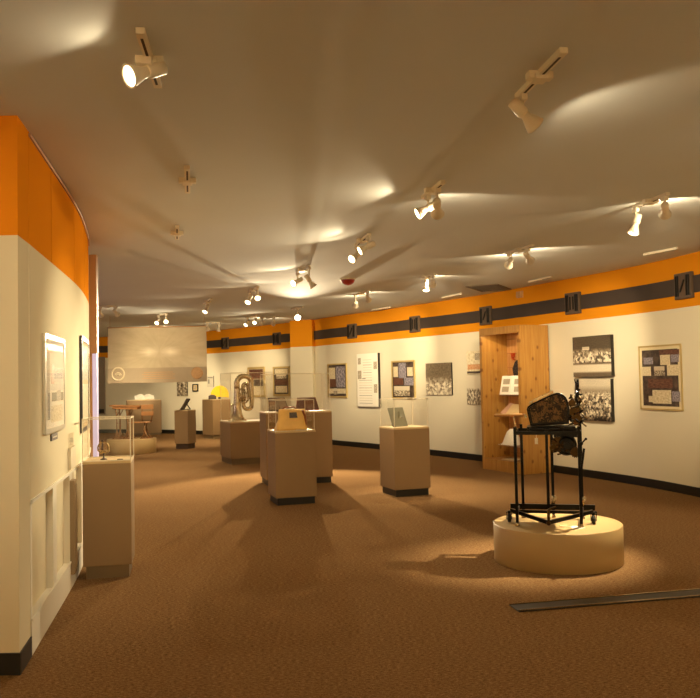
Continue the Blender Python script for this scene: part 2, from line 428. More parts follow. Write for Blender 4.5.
for s0 in (0.0, .76, 1.5, 2.3, 3.1, 3.7): strip(mb, along(LEFT, s0, s0 + (.14 if s0 else .05)), .2, .885, 0, .045)
struct(mb.build('trim_3', 'stilewhite'))
mb = MB()   # black vinyl base round the partition's end
mb.box((-4.15, 4.353, .058), (4.7, .014, .115))
e = [Vector((-1.80, 4.346)), Vector((-1.852, 4.635))]
strip(mb, e, 0, .115, 0, .012)
struct(mb.build('baseboard_left', 'black'))
mb = MB()   # slim joints and top batten of the partition's orange panels
for s0 in (.75, 1.85, 2.75): strip(mb, along(LEFT, s0, s0 + .008), 2.375, CEIL, -.002, 0)
struct(mb.build('trim_4', 'wall_left'))
mb = MB(); strip(mb, LEFT, .87, .89, -.012, .0); strip(mb, LEFT, .2, .212, -.01, .0); struct(mb.build('trim_7', 'stilewhite'))
mb = MB(); strip(mb, LEFT, CEIL - .03, CEIL - .012, -.012, 0); struct(mb.build('trim_5', 'trimtan'))
# slim post closing the partition's far end: tan above, cool light painted in below as lavender glow
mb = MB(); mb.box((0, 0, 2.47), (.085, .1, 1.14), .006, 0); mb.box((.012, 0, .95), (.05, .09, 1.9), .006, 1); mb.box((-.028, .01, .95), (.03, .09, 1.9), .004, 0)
struct(place(mb.build('trim_6', ['trimtan', 'lav_glow']), (-2.945, 9.2, 0), .1))
for nm, c, d in (('wall_far_left', (-10.1, 17.3, CEIL / 2), (.2, 17, CEIL)), ('wall_near_left', (-6.55, .8, CEIL / 2), (.1, 7.6, CEIL)), ('wall_near', (-.5, -3.05, CEIL / 2), (12.2, .1, CEIL))):
    struct(MB().box(c, d).build(nm, 'wall'))
def wall_frame(px, py, curve):
    p = onwall(px, py, curve); q = onwall(px + 1.0, py, curve) or onwall(px - 1.0, py, curve)
    p2 = onwall(px - 1.0, py, curve) or p
    t = (q - p2); t.z = 0; t.normalize()
    return p, atan2(t.y, t.x)
def wall_rect(x0, x1, y0, y1, curve):
    """left/right columns and top/bottom rows -> base point, heading, width, height on that wall"""
    a, b = onwall(x0, (y0 + y1) / 2, curve), onwall(x1, (y0 + y1) / 2, curve)
    m = (x0 + x1) / 2; t, bo = onwall(m, y0, curve), onwall(m, y1, curve)
    d = b - a; rz = atan2(d.y, d.x)
    return Vector((t.x, t.y, bo.z)), rz, Vector((d.x, d.y)).length, t.z - bo.z
# square plaques on the dark band
def medallion(px, kind, curve, label):
    rows = {686: 285, 574.5: 303, 487: 314.5, 416: 324.5, 353: 331.5, 226: 342, 277.6: 338}
    p, rz = wall_frame(px, rows[px], curve)
    o = thing('plaque', label, 'plaque', (p.x, p.y, 2.48), rz, 'square plaques on the dark wall band')
    MB().box((0, -.03, .165), (.33, .05, .33), .008).build('plate', 'plaque', o)
    for x in (-.125, -.085, .085, .125): MB().box((x, -.062, .165), (.018, .016, .26)).build('side_bar', 'plaque_bar', o)
    if kind == 'slash': MB().bar((-.04, -.062, .09), (.04, -.062, .24), .02, .016).build('slanted_bar', 'plaque_bar', o)
    else:
        for x in (-.035, .035): MB().box((x, -.062, .165), (.016, .016, .2)).build('centre_bar', 'plaque_bar', o)
medallion(686, 'slash', RIGHT, 'dark square plaque with slanted bar, above the framed collage at the right edge')
medallion(574.5, 'bars', RIGHT, 'dark square plaque with upright bars, above the pair of old crowd photographs')
medallion(487, 'slash', RIGHT, 'dark square plaque with slanted bar, just above the left end of the pine cabinet')
medallion(416, 'bars', RIGHT, 'dark square plaque with upright bars, above the collage right of the white text panel')
medallion(353, 'slash', RIGHT, 'dark square plaque with slanted bar, nearest the wall corner on the right wall')
medallion(226, 'slash', BACK, 'small dark square plaque on the far wall, beside the hanging banner')
medallion(277.6, 'bars', BACK, 'small dark square plaque on the far wall, beside the wall corner')
p, rz = wall_frame(520.5, 294.5, RIGHT)
o = thing('wall_sensor', 'tiny tan two-window box on the orange band above the pine cabinet', 'sensor', (p.x, p.y, p.z - .05), rz)
m = MB(); m.box((-.035, -.025, .05), (.055, .05, .1), .006); m.box((.035, -.025, .05), (.055, .05, .1), .006); m.box((0, -.006, .05), (.16, .012, .11)); m.build('housing', 'trimtan', o)
# ceiling vent
vp = onz(489, 287.5, CEIL)  # dark slatted panel drawn for a darker patch of ceiling
o = thing('ceiling_slats', 'dark rectangular slatted panel in the ceiling by the right wall', 'vent', (vp.x, vp.y, CEIL), -.45)
m = MB(); w, l = .5, .9
for sx in (-1, 1): m.box((sx * w / 2, 0, -.008), (.04, l, .016)); m.box((0, sx * l / 2, -.008), (w, .04, .016))
m.build('slat_frame', 'slatm', o)
m = MB()
for k in range(17): m.box((0, -.42 + k * .0525, -.006), (w - .04, .012, .012))
m.box((0, 0, -.002), (w, l, .003)); m.build('louvres', 'slatm', o)

# ------------------------------------------------------------------ pictures on the walls
def picture(name, label, cat, rect, curve, frame='frame_gold', fw=.035, depth=.03, fill=None, mats=None, group=None, tilt=0):
    p, rz, w, h = wall_rect(*rect, curve)
    o = thing(name, label, cat, p, rz, group)
    if frame:
        m = MB(); b = fw
        m.box((-w / 2 + b / 2, -depth / 2, h / 2), (b, depth, h), .003); m.box((w / 2 - b / 2, -depth / 2, h / 2), (b, depth, h), .003)
        m.box((0, -depth / 2, b / 2), (w - 2 * b, depth, b)); m.box((0, -depth / 2, h - b / 2), (w - 2 * b, depth, b))
        m.build('frame', frame, o)
        i = fw
    else:
        MB().box((0, -depth / 2, h / 2), (w, depth, h)).build('mount_board', 'frame_black', o); i = 0
    y = -depth * .7 if frame else -depth - .002
    m = MB()
    W, H = w - 2 * i, h - 2 * i
    for k, (u0, u1, v0, v1, mi) in enumerate(fill):
        m.pic(-W / 2 + u0 * W, -W / 2 + u1 * W, i + v0 * H, i + v1 * H, y - .0012 * (k > 0) - .0006 * k * (k > 0) / 4, mi)
    m.build('print', mats, o)
    if frame:
        MB().pic(-w / 2 + fw, w / 2 - fw, fw, h - fw, -depth * .92).build('glazing', 'glass', o)
    return o
collage = ['ph_dark', 'ph_pale', 'ph_brown', 'ph_rows', 'ph_blue']
picture('framed_collage', 'framed collage of pale cards on dark ground, alone at the far right of the wall', 'picture', (639, 681.5, 345, 410), RIGHT, 'frame_gold', .02, fill=[
    (0, 1, 0, 1, 5), (.06, .94, .04, .95, 0), (.5, .98, .84, .94, 2), (.1, .34, .72, .83, 4), (.52, .76, .7, .86, 1), (.78, .97, .74, .86, 4), (.06, .28, .53, .68, 1), (.36, .62, .53, .68, 3), (.68, 1, .53, .7, 1),
    (.2, .8, .33, .48, 2), (.3, .76, .08, .3, 1), (.78, .97, .12, .28, 4), (.2, .3, .1, .2, 1)], mats=collage + ['mat_cream'])
picture('framed_collage', 'framed photo collage with violet pictures, left of the white text panel', 'picture', (328, 347, 363.5, 397.5), RIGHT, 'frame_gold', .035, fill=[
    (0, 1, 0, 1, 0), (.04, .4, .55, .92, 1), (.05, .45, .3, .55, 2), (.45, .95, .28, .95, 4), (.02, .98, .08, .24, 1), (.3, .5, .05, .25, 3)], mats=collage)
picture('framed_collage', 'framed photo collage with violet pictures, right of the white text panel', 'picture', (392, 415, 360.5, 399), RIGHT, 'frame_gold', .035, fill=[
    (0, 1, 0, 1, 0), (.04, .26, .58, .88, 1), (.3, .64, .55, .98, 4), (.7, .96, .6, .85, 1), (.04, .5, .36, .55, 2), (.55, .98, .34, .56, 4), (.06, .8, .04, .32, 3)], mats=collage)
picture('framed_collage', 'pale framed collage on the far wall, nearest the wall corner', 'picture', (273.5, 290, 366.5, 396), BACK, 'frame_gold', .05, fill=[
    (0, 1, 0, 1, 0), (.05, .95, .8, .98, 1), (.15, .85, .6, .78, 3), (.05, .95, .36, .56, 2), (.1, .9, .06, .32, 1)], mats=['ph_dark', 'ph_pale', 'ph_brown', 'ph_rows'])
picture('framed_picture', 'framed picture with brown bands on the far wall, behind the brass horn', 'picture', (248, 265, 367, 397), BACK, 'frame_gold', .05, fill=[
    (0, 1, 0, 1, 0), (.04, .96, .62, .98, 1), (.04, .96, .34, .6, 2), (.04, .96, .04, .3, 0)], mats=['ph_pale', 'ph_brown', 'ph_dark'])
# white text panel: columns of small photographs and lines of print
lines = [(0, 1, 0, 1, 0)] + [(.06, .2, .8, .92, 1), (.8, .96, .7, .84, 1), (.04, .22, .52, .68, 1), (.8, .96, .26, .42, 1)]
for k in range(18):
    v = .06 + k * .048
    lines.append((.3 if v > .5 else .1, .72, v, v + .008, 3 if k % 3 else 2))
lines.append((.25, .42, .52, .535, 2))
picture('text_panel', 'tall white information panel with small photographs between the framed collages', 'sign', (359, 380, 353.5, 406.5), RIGHT, None, 0, .07, lines, ['paper', 'ph_misc', 'text', 'textfaint'])
picture('photo_panel', 'square sepia group photograph of people in white, left of the pine cabinet', 'picture', (426.5, 452, 363, 395), RIGHT, None, 0, .03, [(0, 1, 0, 1, 0)], ['ph_group'])
picture('photo_panel', 'upper small poster with red print, beside the pine cabinet', 'picture', (467.5, 482.5, 351, 374), RIGHT, None, 0, .025, [(0, 1, 0, 1, 0), (.55, .9, .6, .9, 1), (.06, .96, .2, .42, 2), (.02, .98, .03, .12, 3)], ['ph_pale', 'ph_misc', 'ph_orange', 'ph_dark'])
picture('photo_panel', 'lower small band photograph, beside the pine cabinet', 'picture', (467.5, 482.5, 376.5, 404.5), RIGHT, None, 0, .025, [(0, 1, 0, 1, 0)], ['ph_rows'])
picture('photo_panel', 'upper sepia photograph of a seated band in a dark hall, above the street crowd', 'picture', (575, 613, 336, 376.5), RIGHT, None, 0, .06, [(0, 1, 0, 1, 0)], ['ph_stage'])
picture('photo_panel', 'lower sepia photograph of an outdoor crowd, behind the black machine', 'picture', (576.5, 613, 379, 420.5), RIGHT, None, 0, .06, [(0, 1, 0, 1, 0)], ['ph_crowd'])
picture('photo_panel', 'small black and white photograph on the far wall below the banner', 'picture', (177.5, 188, 381, 396), BACK, None, 0, .03, [(0, 1, 0, 1, 0)], ['ph_portrait'])
picture('framed_picture', 'tiny black framed certificate on the far wall right of the banner photograph', 'picture', (193, 198.5, 384, 391.5), BACK, 'frame_black', .035, fill=[(0, 1, 0, 1, 0), (.2, .8, .2, .8, 1)], mats=['paper_tan', 'ph_misc'])
picture('wall_label', 'pale grey notice on the far wall above the yellow fan', 'sign', (207.5, 214, 376, 387), BACK, None, 0, .02, [(0, 1, 0, 1, 0), (.1, .9, .8, .9, 1), (.15, .4, .3, .7, 1)], ['textfaint', 'text'])
# tall grey panel at the far left of the back wall
picture('tall_panel', 'tall narrow grey panel on the far wall left of the banner', 'panel', (96, 105.3, 357, 414), BACK, 'greypanel', .03, .05, [(0, 1, 0, 1, 0), (0, 1, 0, .07, 1)], ['greypanel', 'frame_black'])
# left partition
picture('framed_print', 'silver framed poster with columns of pictures on the left partition', 'picture', (42.8, 62.8, 336.5, 431.5), LEFT, 'frame_pale', .03, .02, [
    (0, 1, 0, 1, 0), (.1, .95, .88, .95, 3), (.05, .2, .1, .85, 4), (.3, .95, .56, .68, 1), (.28, .42, .5, .72, 5), (.3, .95, .3, .4, 2), (.55, .8, .3, .42, 1), (.25, .9, .06, .25, 6), (.1, .2, .1, .4, 2)], ['paper', 'ph_misc', 'text', 'ph_orange', 'textfaint', 'ph_orange', 'ph_pale'])
picture('framed_print', 'dark framed photograph seen nearly edge-on near the partition end', 'picture', (79.8, 86.8, 338, 431), LEFT, 'frame_black', .04, .02, [(0, 1, 0, 1, 0), (.05, .95, .55, .95, 2), (.05, .95, .05, .5, 1)], ['paper_tan', 'ph_pale', 'ph_misc'])
picture('wall_label', 'small black caption plate below the silver framed poster', 'sign', (50.3, 56.2, 433.5, 440), LEFT, None, 0, .008, [(0, 1, 0, 1, 0), (.15, .85, .4, .6, 1)], ['plaque', 'textfaint'])
p, rz, w, h = wall_rect(67.5, 72.5, 433, 468, LEFT)
o = thing('leaflet_holder', 'clear acrylic leaflet holder on the left partition', 'holder', p, rz)
m = MB(); m.box((0, -.006, h / 2), (w, .006, h)); m.build('back_sheet', 'acrylic', o)
m = MB(); m.box((0, -.022, h * .3), (w, .004, h * .6)); m.box((-w / 2, -.012, h * .3), (.004, .02, h * .6)); m.box((w / 2, -.012, h * .3), (.004, .02, h * .6)); m.box((0, -.012, .003), (w, .02, .005)); m.build('pocket', 'acrylic_edge', o)
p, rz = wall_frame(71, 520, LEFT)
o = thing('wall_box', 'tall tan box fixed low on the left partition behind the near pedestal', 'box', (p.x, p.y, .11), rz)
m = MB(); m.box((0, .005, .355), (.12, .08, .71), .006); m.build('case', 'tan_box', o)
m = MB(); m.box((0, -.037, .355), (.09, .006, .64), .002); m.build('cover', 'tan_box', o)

# ------------------------------------------------------------------ pedestals and acrylic covers
def pedestal(label, corner, w, d, a, h, kick='black', kh=.09, group='display pedestals', inset=.022):
    """corner = nearest front-left plinth corner; front runs to the right at heading a"""
    c = Vector((corner[0], corner[1])); ex = Vector((cos(a), sin(a))); ey = Vector((-sin(a), cos(a)))
    ctr = c + ex * (w / 2 - inset) + ey * (d / 2 - inset)
    o = thing('pedestal', label, 'pedestal', (ctr.x, ctr.y, 0), a, group)
    MB().box((0, 0, kh / 2), (w - 2 * inset, d - 2 * inset, kh)).build('plinth', kick, o)
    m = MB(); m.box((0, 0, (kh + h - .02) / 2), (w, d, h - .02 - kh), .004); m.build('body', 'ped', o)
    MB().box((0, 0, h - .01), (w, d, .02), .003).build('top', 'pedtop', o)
    return ctr
def cover(label, ctr, w, d, a, z, h, t=.006):
    o = thing('acrylic_cover', label, 'display case', (ctr[0], ctr[1], z), a, 'clear covers on the pedestals')
    m = MB()
    x, y = w / 2, d / 2
    m.raw([(-x, -y, 0), (x, -y, 0), (x, y, 0), (-x, y, 0), (-x, -y, h), (x, -y, h), (x, y, h), (-x, y, h)], [[0, 1, 5, 4], [1, 2, 6, 5], [2, 3, 7, 6], [3, 0, 4, 7], [4, 5, 6, 7]]); m.build('panes', 'acrylic', o)
    m = MB(); e = .008
    for sx in (-1, 1):
        for sy in (-1, 1): m.box((sx * (w / 2), sy * (d / 2), h / 2), (e, e, h))
        m.box((sx * w / 2, 0, h), (e, d, e)); m.box((0, sx * d / 2, h), (w, e, e))
        m.box((sx * w / 2, 0, e / 2), (e, d, e)); m.box((0, sx * d / 2, e / 2), (w, e, e))
    m.build('edges', 'acrylic_edge', o)
def xy(p): return (p.x, p.y)
A1 = .2
c1 = pedestal('near tan pedestal with a small brass instrument, standing by the left partition', (-2.135, 6.43), .375, .375, A1, .93, 'pedkick', .1)
cover('clear cover over the small brass instrument by the left partition', c1, .37, .37, A1, .93, .34)
A2 = .29
c2 = pedestal('tan pedestal carrying the gold leather satchel, in the room centre', (-.935, 9.98), .52, .52, A2, .915)
cover('clear cover over the gold leather satchel', c2, .49, .49, A2, .915, .385)
c3 = pedestal('wide tan pedestal with open albums, behind the satchel pedestal', xy(onz(268, 486)), 1.01, .52, A2, 1.075)
cover('tall clear cover over the open albums, behind the satchel', c3, .97, .48, A2, 1.075, .57)
A4 = .35
c4 = pedestal('tan pedestal with a grey-green book, right of the satchel pedestal', (.565, 10.5), .51, .51, A4, .895)
cover('clear cover over the grey-green book', c4, .48, .48, A4, .895, .375)
A5 = .39
c5 = pedestal('low wide tan pedestal under the brass horn', xy(onz(231.8, 465)), .84, .84, A5, .79, 'pedkick', .11)
cover('tall clear cover over the brass horn', c5, .8, .8, A5, .79, .92)
cc = onz(188, 449); A6 = -.35
ex, ey = Vector((cos(A6), sin(A6))), Vector((-sin(A6), cos(A6)))
fl6 = Vector((cc.x, cc.y)) - ex * .32
c6 = pedestal('small tan pedestal with a tilted dark picture, right of the school desk', fl6, .36, .36, A6, .9, 'dark', .12)
cc = onz(213.4, 438); A7 = .7
c7 = pedestal('tall tan pedestal with the yellow fan, behind the brass horn', (cc.x + .06, cc.y - .35), .56, .56, A7, 1.07, 'pedkick', .1)
c8 = pedestal('far wide tan pedestal with an open white book, behind the school desk', (-6.62, 23.75), 1.0, .36, .35, 1.05, 'pedkick', .06)

# --- exhibits
o = thing('brass_instrument', 'small brass ring instrument on a stem, under the near acrylic cover', 'instrument', (c1.x - .03, c1.y - .04, .93), .1)
m = MB(); m.lathe([(.028, 0), (.028, .006), (.012, .012), (.006, .02), (.006, .045), (.012, .05)], 20); m.build('stand', 'dark', o)
MB().torus((0, 0, .095), .047, .006).build('ring', 'brass', o)
m = MB(); m.box((0, 0, .075), (.1, .02, .006)); m.lathe([(.02, .072), (.026, .06), (.01, .05)], 16); m.build('crossbar', 'brass', o)
m = MB(); m.cyl((-.01, 0, .075), (-.01, 0, .15), .008, .006); m.box((-.01, 0, .155), (.018, .012, .014), .002); m.build('finial', 'dark', o)
m = MB()
for x in (0, .03): m.lathe([(.008, 0), (.01, .006), (.004, .008)], 12, M=Matrix.Translation((x, 0, 0)))
m.bar((0, 0, .005), (.03, 0, .005), .006)
tag(place(m.build('small_clasp', 'dark'), (c1.x + .1, c1.y - .08, .93)), 'tiny dark metal clasp beside the brass instrument', 'clasp')
# satchel
o = thing('satchel', 'gold leather satchel with a dark photo patch, inside the front cover', 'bag', (c2.x - .0, c2.y - .03, .915), A2)
m = MB()
N = 10; prof = []
for k in range(N + 1):
    v = k / N; z = .265 * v; hw = .205 - .045 * v + .006 * sin(v * 9); dp = .085 * (1 - .65 * v) + .012 * sin(v * pi)
    ring = []
    for q in range(24):
        a = 2 * pi * q / 24; x = hw * math.copysign(abs(cos(a)) ** .35, cos(a)); y = dp * math.copysign(abs(sin(a)) ** .6, sin(a))
        ring.append((x + .03 * v + .006 * sin(7 * v + q), y + .05 * v + .004 * sin(q * 2.3 + 6 * v), z))
    prof.append(ring)
Vv = [p for r_ in prof for p in r_]; Fs = []
for i in range(N):
    for q in range(24): l = (q + 1) % 24; Fs.append([i * 24 + q, i * 24 + l, (i + 1) * 24 + l, (i + 1) * 24 + q])
Fs += [list(range(23, -1, -1)), [N * 24 + q for q in range(24)]]
m.raw(Vv, Fs, True); m.build('body', 'gold_leather', o)
m = MB(); m.quad((-.03, -.05, .155), (.075, -.05, .155), (.07, -.022, .225), (-.025, -.022, .225), 0)
for v in m.v: v.y -= .012
m.build('photo_patch', 'ph_dark', o)
m = MB(); m.tube([(.15, -.02, .25), (.185, -.02, .17), (.19, -.03, .08), (.175, -.05, .02)], .014, 8); m.tube([(-.1, .06, .255), (-.06, .08, .29), (.06, .08, .29), (.1, .06, .255)], .01, 8); m.build('strap', 'leather_dark', o)
o = tag(MB().box((0, 0, .003), (.13, .09, .005)).build('caption_card', 'paper'), 'white caption card beside the gold satchel', 'card'); place(o, (c2.x + .14, c2.y - .13, .915), A2)
# open albums on the wide pedestal
def album(label, x, wL, h, open_, mats, ry):
    loc = Vector((c3.x, c3.y)) + Vector((cos(A2), sin(A2))) * x
    o = thing('open_album', label, 'book', (loc.x, loc.y, 1.075), A2 + ry)
    t = R(35)
    for sx, mm in ((-1, mats[0]), (1, mats[1])):
        q = Matrix.Rotation(sx * open_, 3, 'Z') @ Matrix.Rotation(-t, 3, 'X')
        m = MB(); m.box(q @ Vector((sx * wL / 2, 0, h / 2)) + Vector((0, 0, .01)), (wL, .016, h), .002, 0, q); m.build('cover', mm, o)
        m = MB(); m.box(q @ Vector((sx * (wL / 2 - .005), -.014, h / 2)) + Vector((0, 0, .01)), (wL - .03, .014, h - .03), 0, 0, q); m.build('pages', mats[2], o)
    m = MB(); m.bar((0, .0, .01), (0, .16, .01), .02); m.bar((0, .15, .01), (0, .1, h * .6), .015); m.build('easel', 'dark', o)
album('dark open album leaning at the left under the tall cover', -.24, .17, .24, .25, ('dark', 'dark', 'greypanel'), .1)
album('red-brown open album leaning at the right under the tall cover', .2, .19, .23, .3, ('redbrown', 'redbrown', 'ph_brown'), -.1)
# grey-green book standing on pedestal 4
o = thing('standing_book', 'grey-green book propped upright on an easel under the right cover', 'book', (c4.x - .05, c4.y - .05, .903), A4 + .25)
q = Matrix.Rotation(R(-24), 3, 'X')
m = MB(); m.box(q @ Vector((0, 0, .135)), (.25, .02, .27), .003, 0, q); m.build('cover', 'greybook', o)
m = MB(); m.box(q @ Vector((.004, .016, .135)), (.235, .014, .255), 0, 0, q); m.build('pages', 'paper', o)
m = MB(); m.prism([(0, 0), (.02, 0), (.02, .2), (0, .2)], .035, .05); m.bar((.06, .05, .14), (.11, .15, .012), .02, .05); m.bar((-.06, .05, .14), (-.02, .15, .012), .02); m.bar((-.1, -.02, .004), (.1, -.02, .004), .02, .008); m.build('easel', 'greybook', o)
# brass horn, bell down
o = thing('brass_horn', 'tarnished upright brass horn standing on its bell, under the tall cover', 'horn', (c5.x - .17, c5.y - .03, .79), .25)
m = MB(); m.lathe([(.185, 0), (.183, .008), (.15, .03), (.115, .08), (.092, .15), (.08, .25), (.07, .38), (.062, .5), (.056, .62)], 32, cap=False); m.build('bell', 'silverbrass', o)
def arc(c, r, a0, a1, n=10, sx=1, y0=0, y1=0): return [(c[0] + r * sx * cos(a0 + (a1 - a0) * k / n), y0 + (y1 - y0) * k / n, c[1] + r * sin(a0 + (a1 - a0) * k / n)) for k in range(n + 1)]
pts = [(0, 0, .6), (0, 0, .68)] + arc((.14, .72), .14, pi, 0, 12) + [(.28, 0, .6), (.285, .0, .4), (.28, 0, .33)] + arc((.2, .3), .08, 0, -pi, 10) + [(.118, 0, .42), (.115, 0, .6)] + arc((.165, .66), .05, pi, 0, 8, 1, 0, .02) + [(.215, .02, .5), (.213, .02, .42)]
n = len(pts); m = MB(); m.tube(pts, [.056 - .026 * k / n for k in range(n)], 12); m.build('main_tubing', 'silverbrass', o)
m = MB()
for k, x in enumerate((.05, .085, .12)): m.cyl((x + .03, -.06, .38), (x + .03, -.06, .56), .017, seg=12); m.cyl((x + .03, -.06, .56), (x + .03, -.06, .6), .006); m.cyl((x + .03, -.06, .6), (x + .03, -.06, .606), .013)
m.build('valve', 'silverbrass', o)
m = MB(); m.torus((.12, -.07, .45), .075, .012, 'y', sz=1.5); m.torus((.1, -.04, .52), .06, .01, 'y', sz=1.7); m.torus((.14, -.03, .5), .1, .011, 'y', sz=1.6); m.build('valve_tubing', 'silverbrass', o)
m = MB(); m.tube([(.1, -.07, .38), (0, -.1, .35), (-.1, -.12, .31)], [.01, .011, .013], 10); m.lathe([(.012, 0), (.022, .03), (.024, .034)], 14, M=Matrix.Translation((-.1, -.12, .31)) @ Vector((-.9, -.15, -.35)).to_track_quat('Z', 'Y').to_matrix().to_4x4()); m.build('mouthpipe', 'silverbrass', o)
# tilted dark picture on pedestal 6
o = thing('leaning_picture', 'dark picture tilted back on an easel on the small pedestal', 'picture', (c6.x - .07, c6.y - .02, .908), -1.1)
q = Matrix.Rotation(R(-32), 3, 'X')
m = MB(); m.box(q @ Vector((0, 0, .15)), (.3, .02, .3), .003, 0, q); m.build('frame', 'frame_black', o)
m = MB(); m.box(q @ Vector((0, -.012, .15)), (.25, .004, .25), 0, 0, q); m.build('print', 'greypanel', o)
m = MB(); m.bar((0, .1, .15), (0, .2, .005), .02); m.bar((0, .0, .006), (0, .2, .006), .02, .012); m.build('easel', 'dark', o)
# yellow fan
fp = Vector((c7.x + .1, c7.y - .02))
o = thing('yellow_fan', 'bright yellow half-round fan on the tall pedestal behind the horn', 'fan', (fp.x, fp.y, 1.07), .2)
m = MB(); n = 28; V = [(0, 0, .06)]
for k in range(n + 1):
    a = -.25 + (pi + .5) * k / n; V.append((.25 * cos(a), -.015 * (k % 2), .1 + .27 * sin(a)))
m.raw(V + [(x, y + .015, z) for x, y, z in V], [[0, k, k + 1] for k in range(1, n + 1)] + [[n + 2, n + 2 + k + 1, n + 2 + k] for k in range(1, n + 1)]); m.build('pleats', 'yellow', o)
m = MB(); m.box((0, .03, .03), (.08, .12, .06), .004); m.bar((0, .04, .05), (0, .03, .2), .02); m.build('stand', 'dark', o)
m = MB(); m.box((0, 0, .05), (.2, .12, .1), .01); m.ball((0, 0, .1), .06, sc=(1.4, .8, .5)); tag(place(m.build('cap_box', 'dark'), (fp.x - .17, fp.y - .2, 1.07), .3), 'small dark cap-like object before the yellow fan', 'cap')
# open white book, far pedestal
o = thing('open_book', 'bright white open book on the far wide pedestal under the banner', 'book', (c8.x + .02, c8.y, 1.05), .3)
for sx in (-1, 1):
    m = MB(); P = []
    n = 8
    for k in range(n + 1):
        u = k / n; P.append((sx * .28 * u, .03 + .055 * sin(pi * min(1, u * 1.15)) * (1 - .4 * u)))
    poly = P + [(sx * .28, 0), (0, 0)]
    q = Matrix.Rotation(R(22), 4, 'X'); m.X = Matrix.Translation((0, -.02, .055)) @ q
    m.prism(poly, -.12, .12, smooth=False); m.build('pages', 'paper', o)
m = MB(); m.prism([(-.12, 0), (.12, 0), (.12, .02), (-.12, .02)], -.12, .13); m.bar((0, .1, .01), (0, .08, .08), .2, .02); m.build('cradle', 'paper_tan', o)

# ------------------------------------------------------------------ round platforms
def platform(label, c, r=.527, h=.31):
    m = MB(); m.lathe([(r - .004, 0), (r, .004), (r, h - .006), (r - .006, h)], 96, smooth=True)
    # flat top cap shading
    o = m.build('round_platform', 'disc'); tag(o, label, 'platform', 'low round platforms'); return place(o, (c[0], c[1], 0))
PC = onz(557, 522.5, .31)
platform('low round cream platform under the black machine', PC)
P2 = (-4.92, 17.95)
platform('low round platform under the old school desk, far left', P2, .535, .32)

# ------------------------------------------------------------------ black machine on its wheeled stand
o = thing('antique_machine', 'black cast iron machine on a six-legged wheeled stand, on the near round platform', 'machine', (PC.x - .006, PC.y, .31), -.245)
TZ = .765
legs = [(-.312, -.2), (.197, -.2), (-.275, .2), (-.06, .02), (-.02, .24), (.222, .2)]
for x, y in legs:
    m = MB(); m.bar((x, y, .03), (x, y, TZ + .05), .024, .024); lg = m.build('leg', 'iron', o)
    m = MB(); m.lathe([(.018, 0), (.02, .008), (.012, .022), (.01, .04)], 14, M=Matrix.Translation((x, y, 0))); m.build('foot', 'steel', lg)
m = MB()
for y in (-.2, .2): m.box((-.05, y, TZ), (.53, .022, .03))
for x in (-.31, .205): m.box((x, 0, TZ), (.022, .4, .03))
m.box((-.06, 0, TZ), (.03, .4, .022)); m.build('table_frame', 'iron', o)
m = MB()
m.bar((-.37, -.02, .1), (-.06, -.26, .045), .026, .03); m.bar((-.06, -.26, .045), (.295, -.02, .1), .026, .03)
m.box((-.03, .2, .1), (.71, .03, .045)); m.box((-.02, .02, .085), (.7, .02, .025))
m.bar((-.315, -.2, .09), (-.315, .2, .1), .022); m.bar((.197, -.2, .09), (.222, .2, .1), .022); m.build('base_frame', 'iron', o)
m = MB(); m.cyl((-.06, -.26, .04), (-.06, -.26, .15), .011); m.bar((-.06, -.26, .15), (-.0, -.23, .17), .012); m.ball((-.06, -.26, .04), .02); m.build('clamp', 'bronze', o)
for x in (-.385, .3):
    m = MB(); m.cyl((x, -.03, .1), (x, -.03, .075), .014); m.box((x - .022, -.03, .055), (.005, .03, .06)); m.box((x + .022, -.03, .055), (.005, .03, .06)); m.box((x, -.03, .087), (.05, .03, .006)); cs = m.build('caster', 'iron', o)
    m = MB(); m.X = Matrix.Translation((x, -.03, .037)) @ Matrix.Rotation(pi / 2, 4, 'Y') @ Matrix.Rotation(0, 4, 'Z'); m.lathe([(.012, -.018), (.034, -.014), (.037, 0), (.034, .014), (.012, .018)], 24); m.build('wheel', 'rubber', cs)
for x, y in ((-.02, .24), (.222, .2)):
    m = MB(); m.cyl((x - .005, y - .02, .1), (x + .01, y - .03, .19), .016, .022); m.build('socket', 'steel', o)
# housing: sloping rounded case
side = [(-.222, .822), (.09, .835)] + [(.095, .96)] + [(.085 - .082 * (1 - cos(a)), 1.0 + .088 * sin(a)) for a in (R(15), R(35), R(55), R(75), R(90))] + [(-.05, 1.07), (-.205, 1.0), (-.24, .975), (-.247, .955)]
m = MB(); m.prism(side, -.13, .16); m.build('housing', 'iron', o)
def inset(P, k):
    cx = sum(p[0] for p in P) / len(P); cz = sum(p[1] for p in P) / len(P); return [(cx + (x - cx) * k, cz + (z - cz) * k) for x, z in P]
m = MB(); m.prism(inset(side, .88), -.136, -.13); m.build('side_panel', 'castpattern', o)
m = MB(); m.tube([(x, -.135, z) for x, z in inset(side, .97)], .008, 6, closed=True); m.build('side_rim', 'iron', o)
m = MB()
for k in range(5):
    t_ = k / 4; x0 = -.215 + .175 * t_; z0 = 1.0 + .083 * t_
    m.bar((x0, -.13, z0 + .012), (x0, .16, z0 + .012), .022, .018)
m.bar((-.2, -.125, 1.025), (-.03, -.125, 1.1), .014); m.bar((-.2, .15, 1.025), (-.03, .15, 1.1), .014); m.build('lid_slats', 'steel', o)
m = MB(); m.box((-.1, -.06, .805), (.3, .26, .022), .004); m.box((-.11, -.2, .795), (.24, .03, .022), .006); m.cyl((-.22, -.2, .81), (.05, -.2, .815), .009)
m.box((.06, -.05, .8), (.16, .24, .03), .006); m.build('bed_plate', 'iron', o)
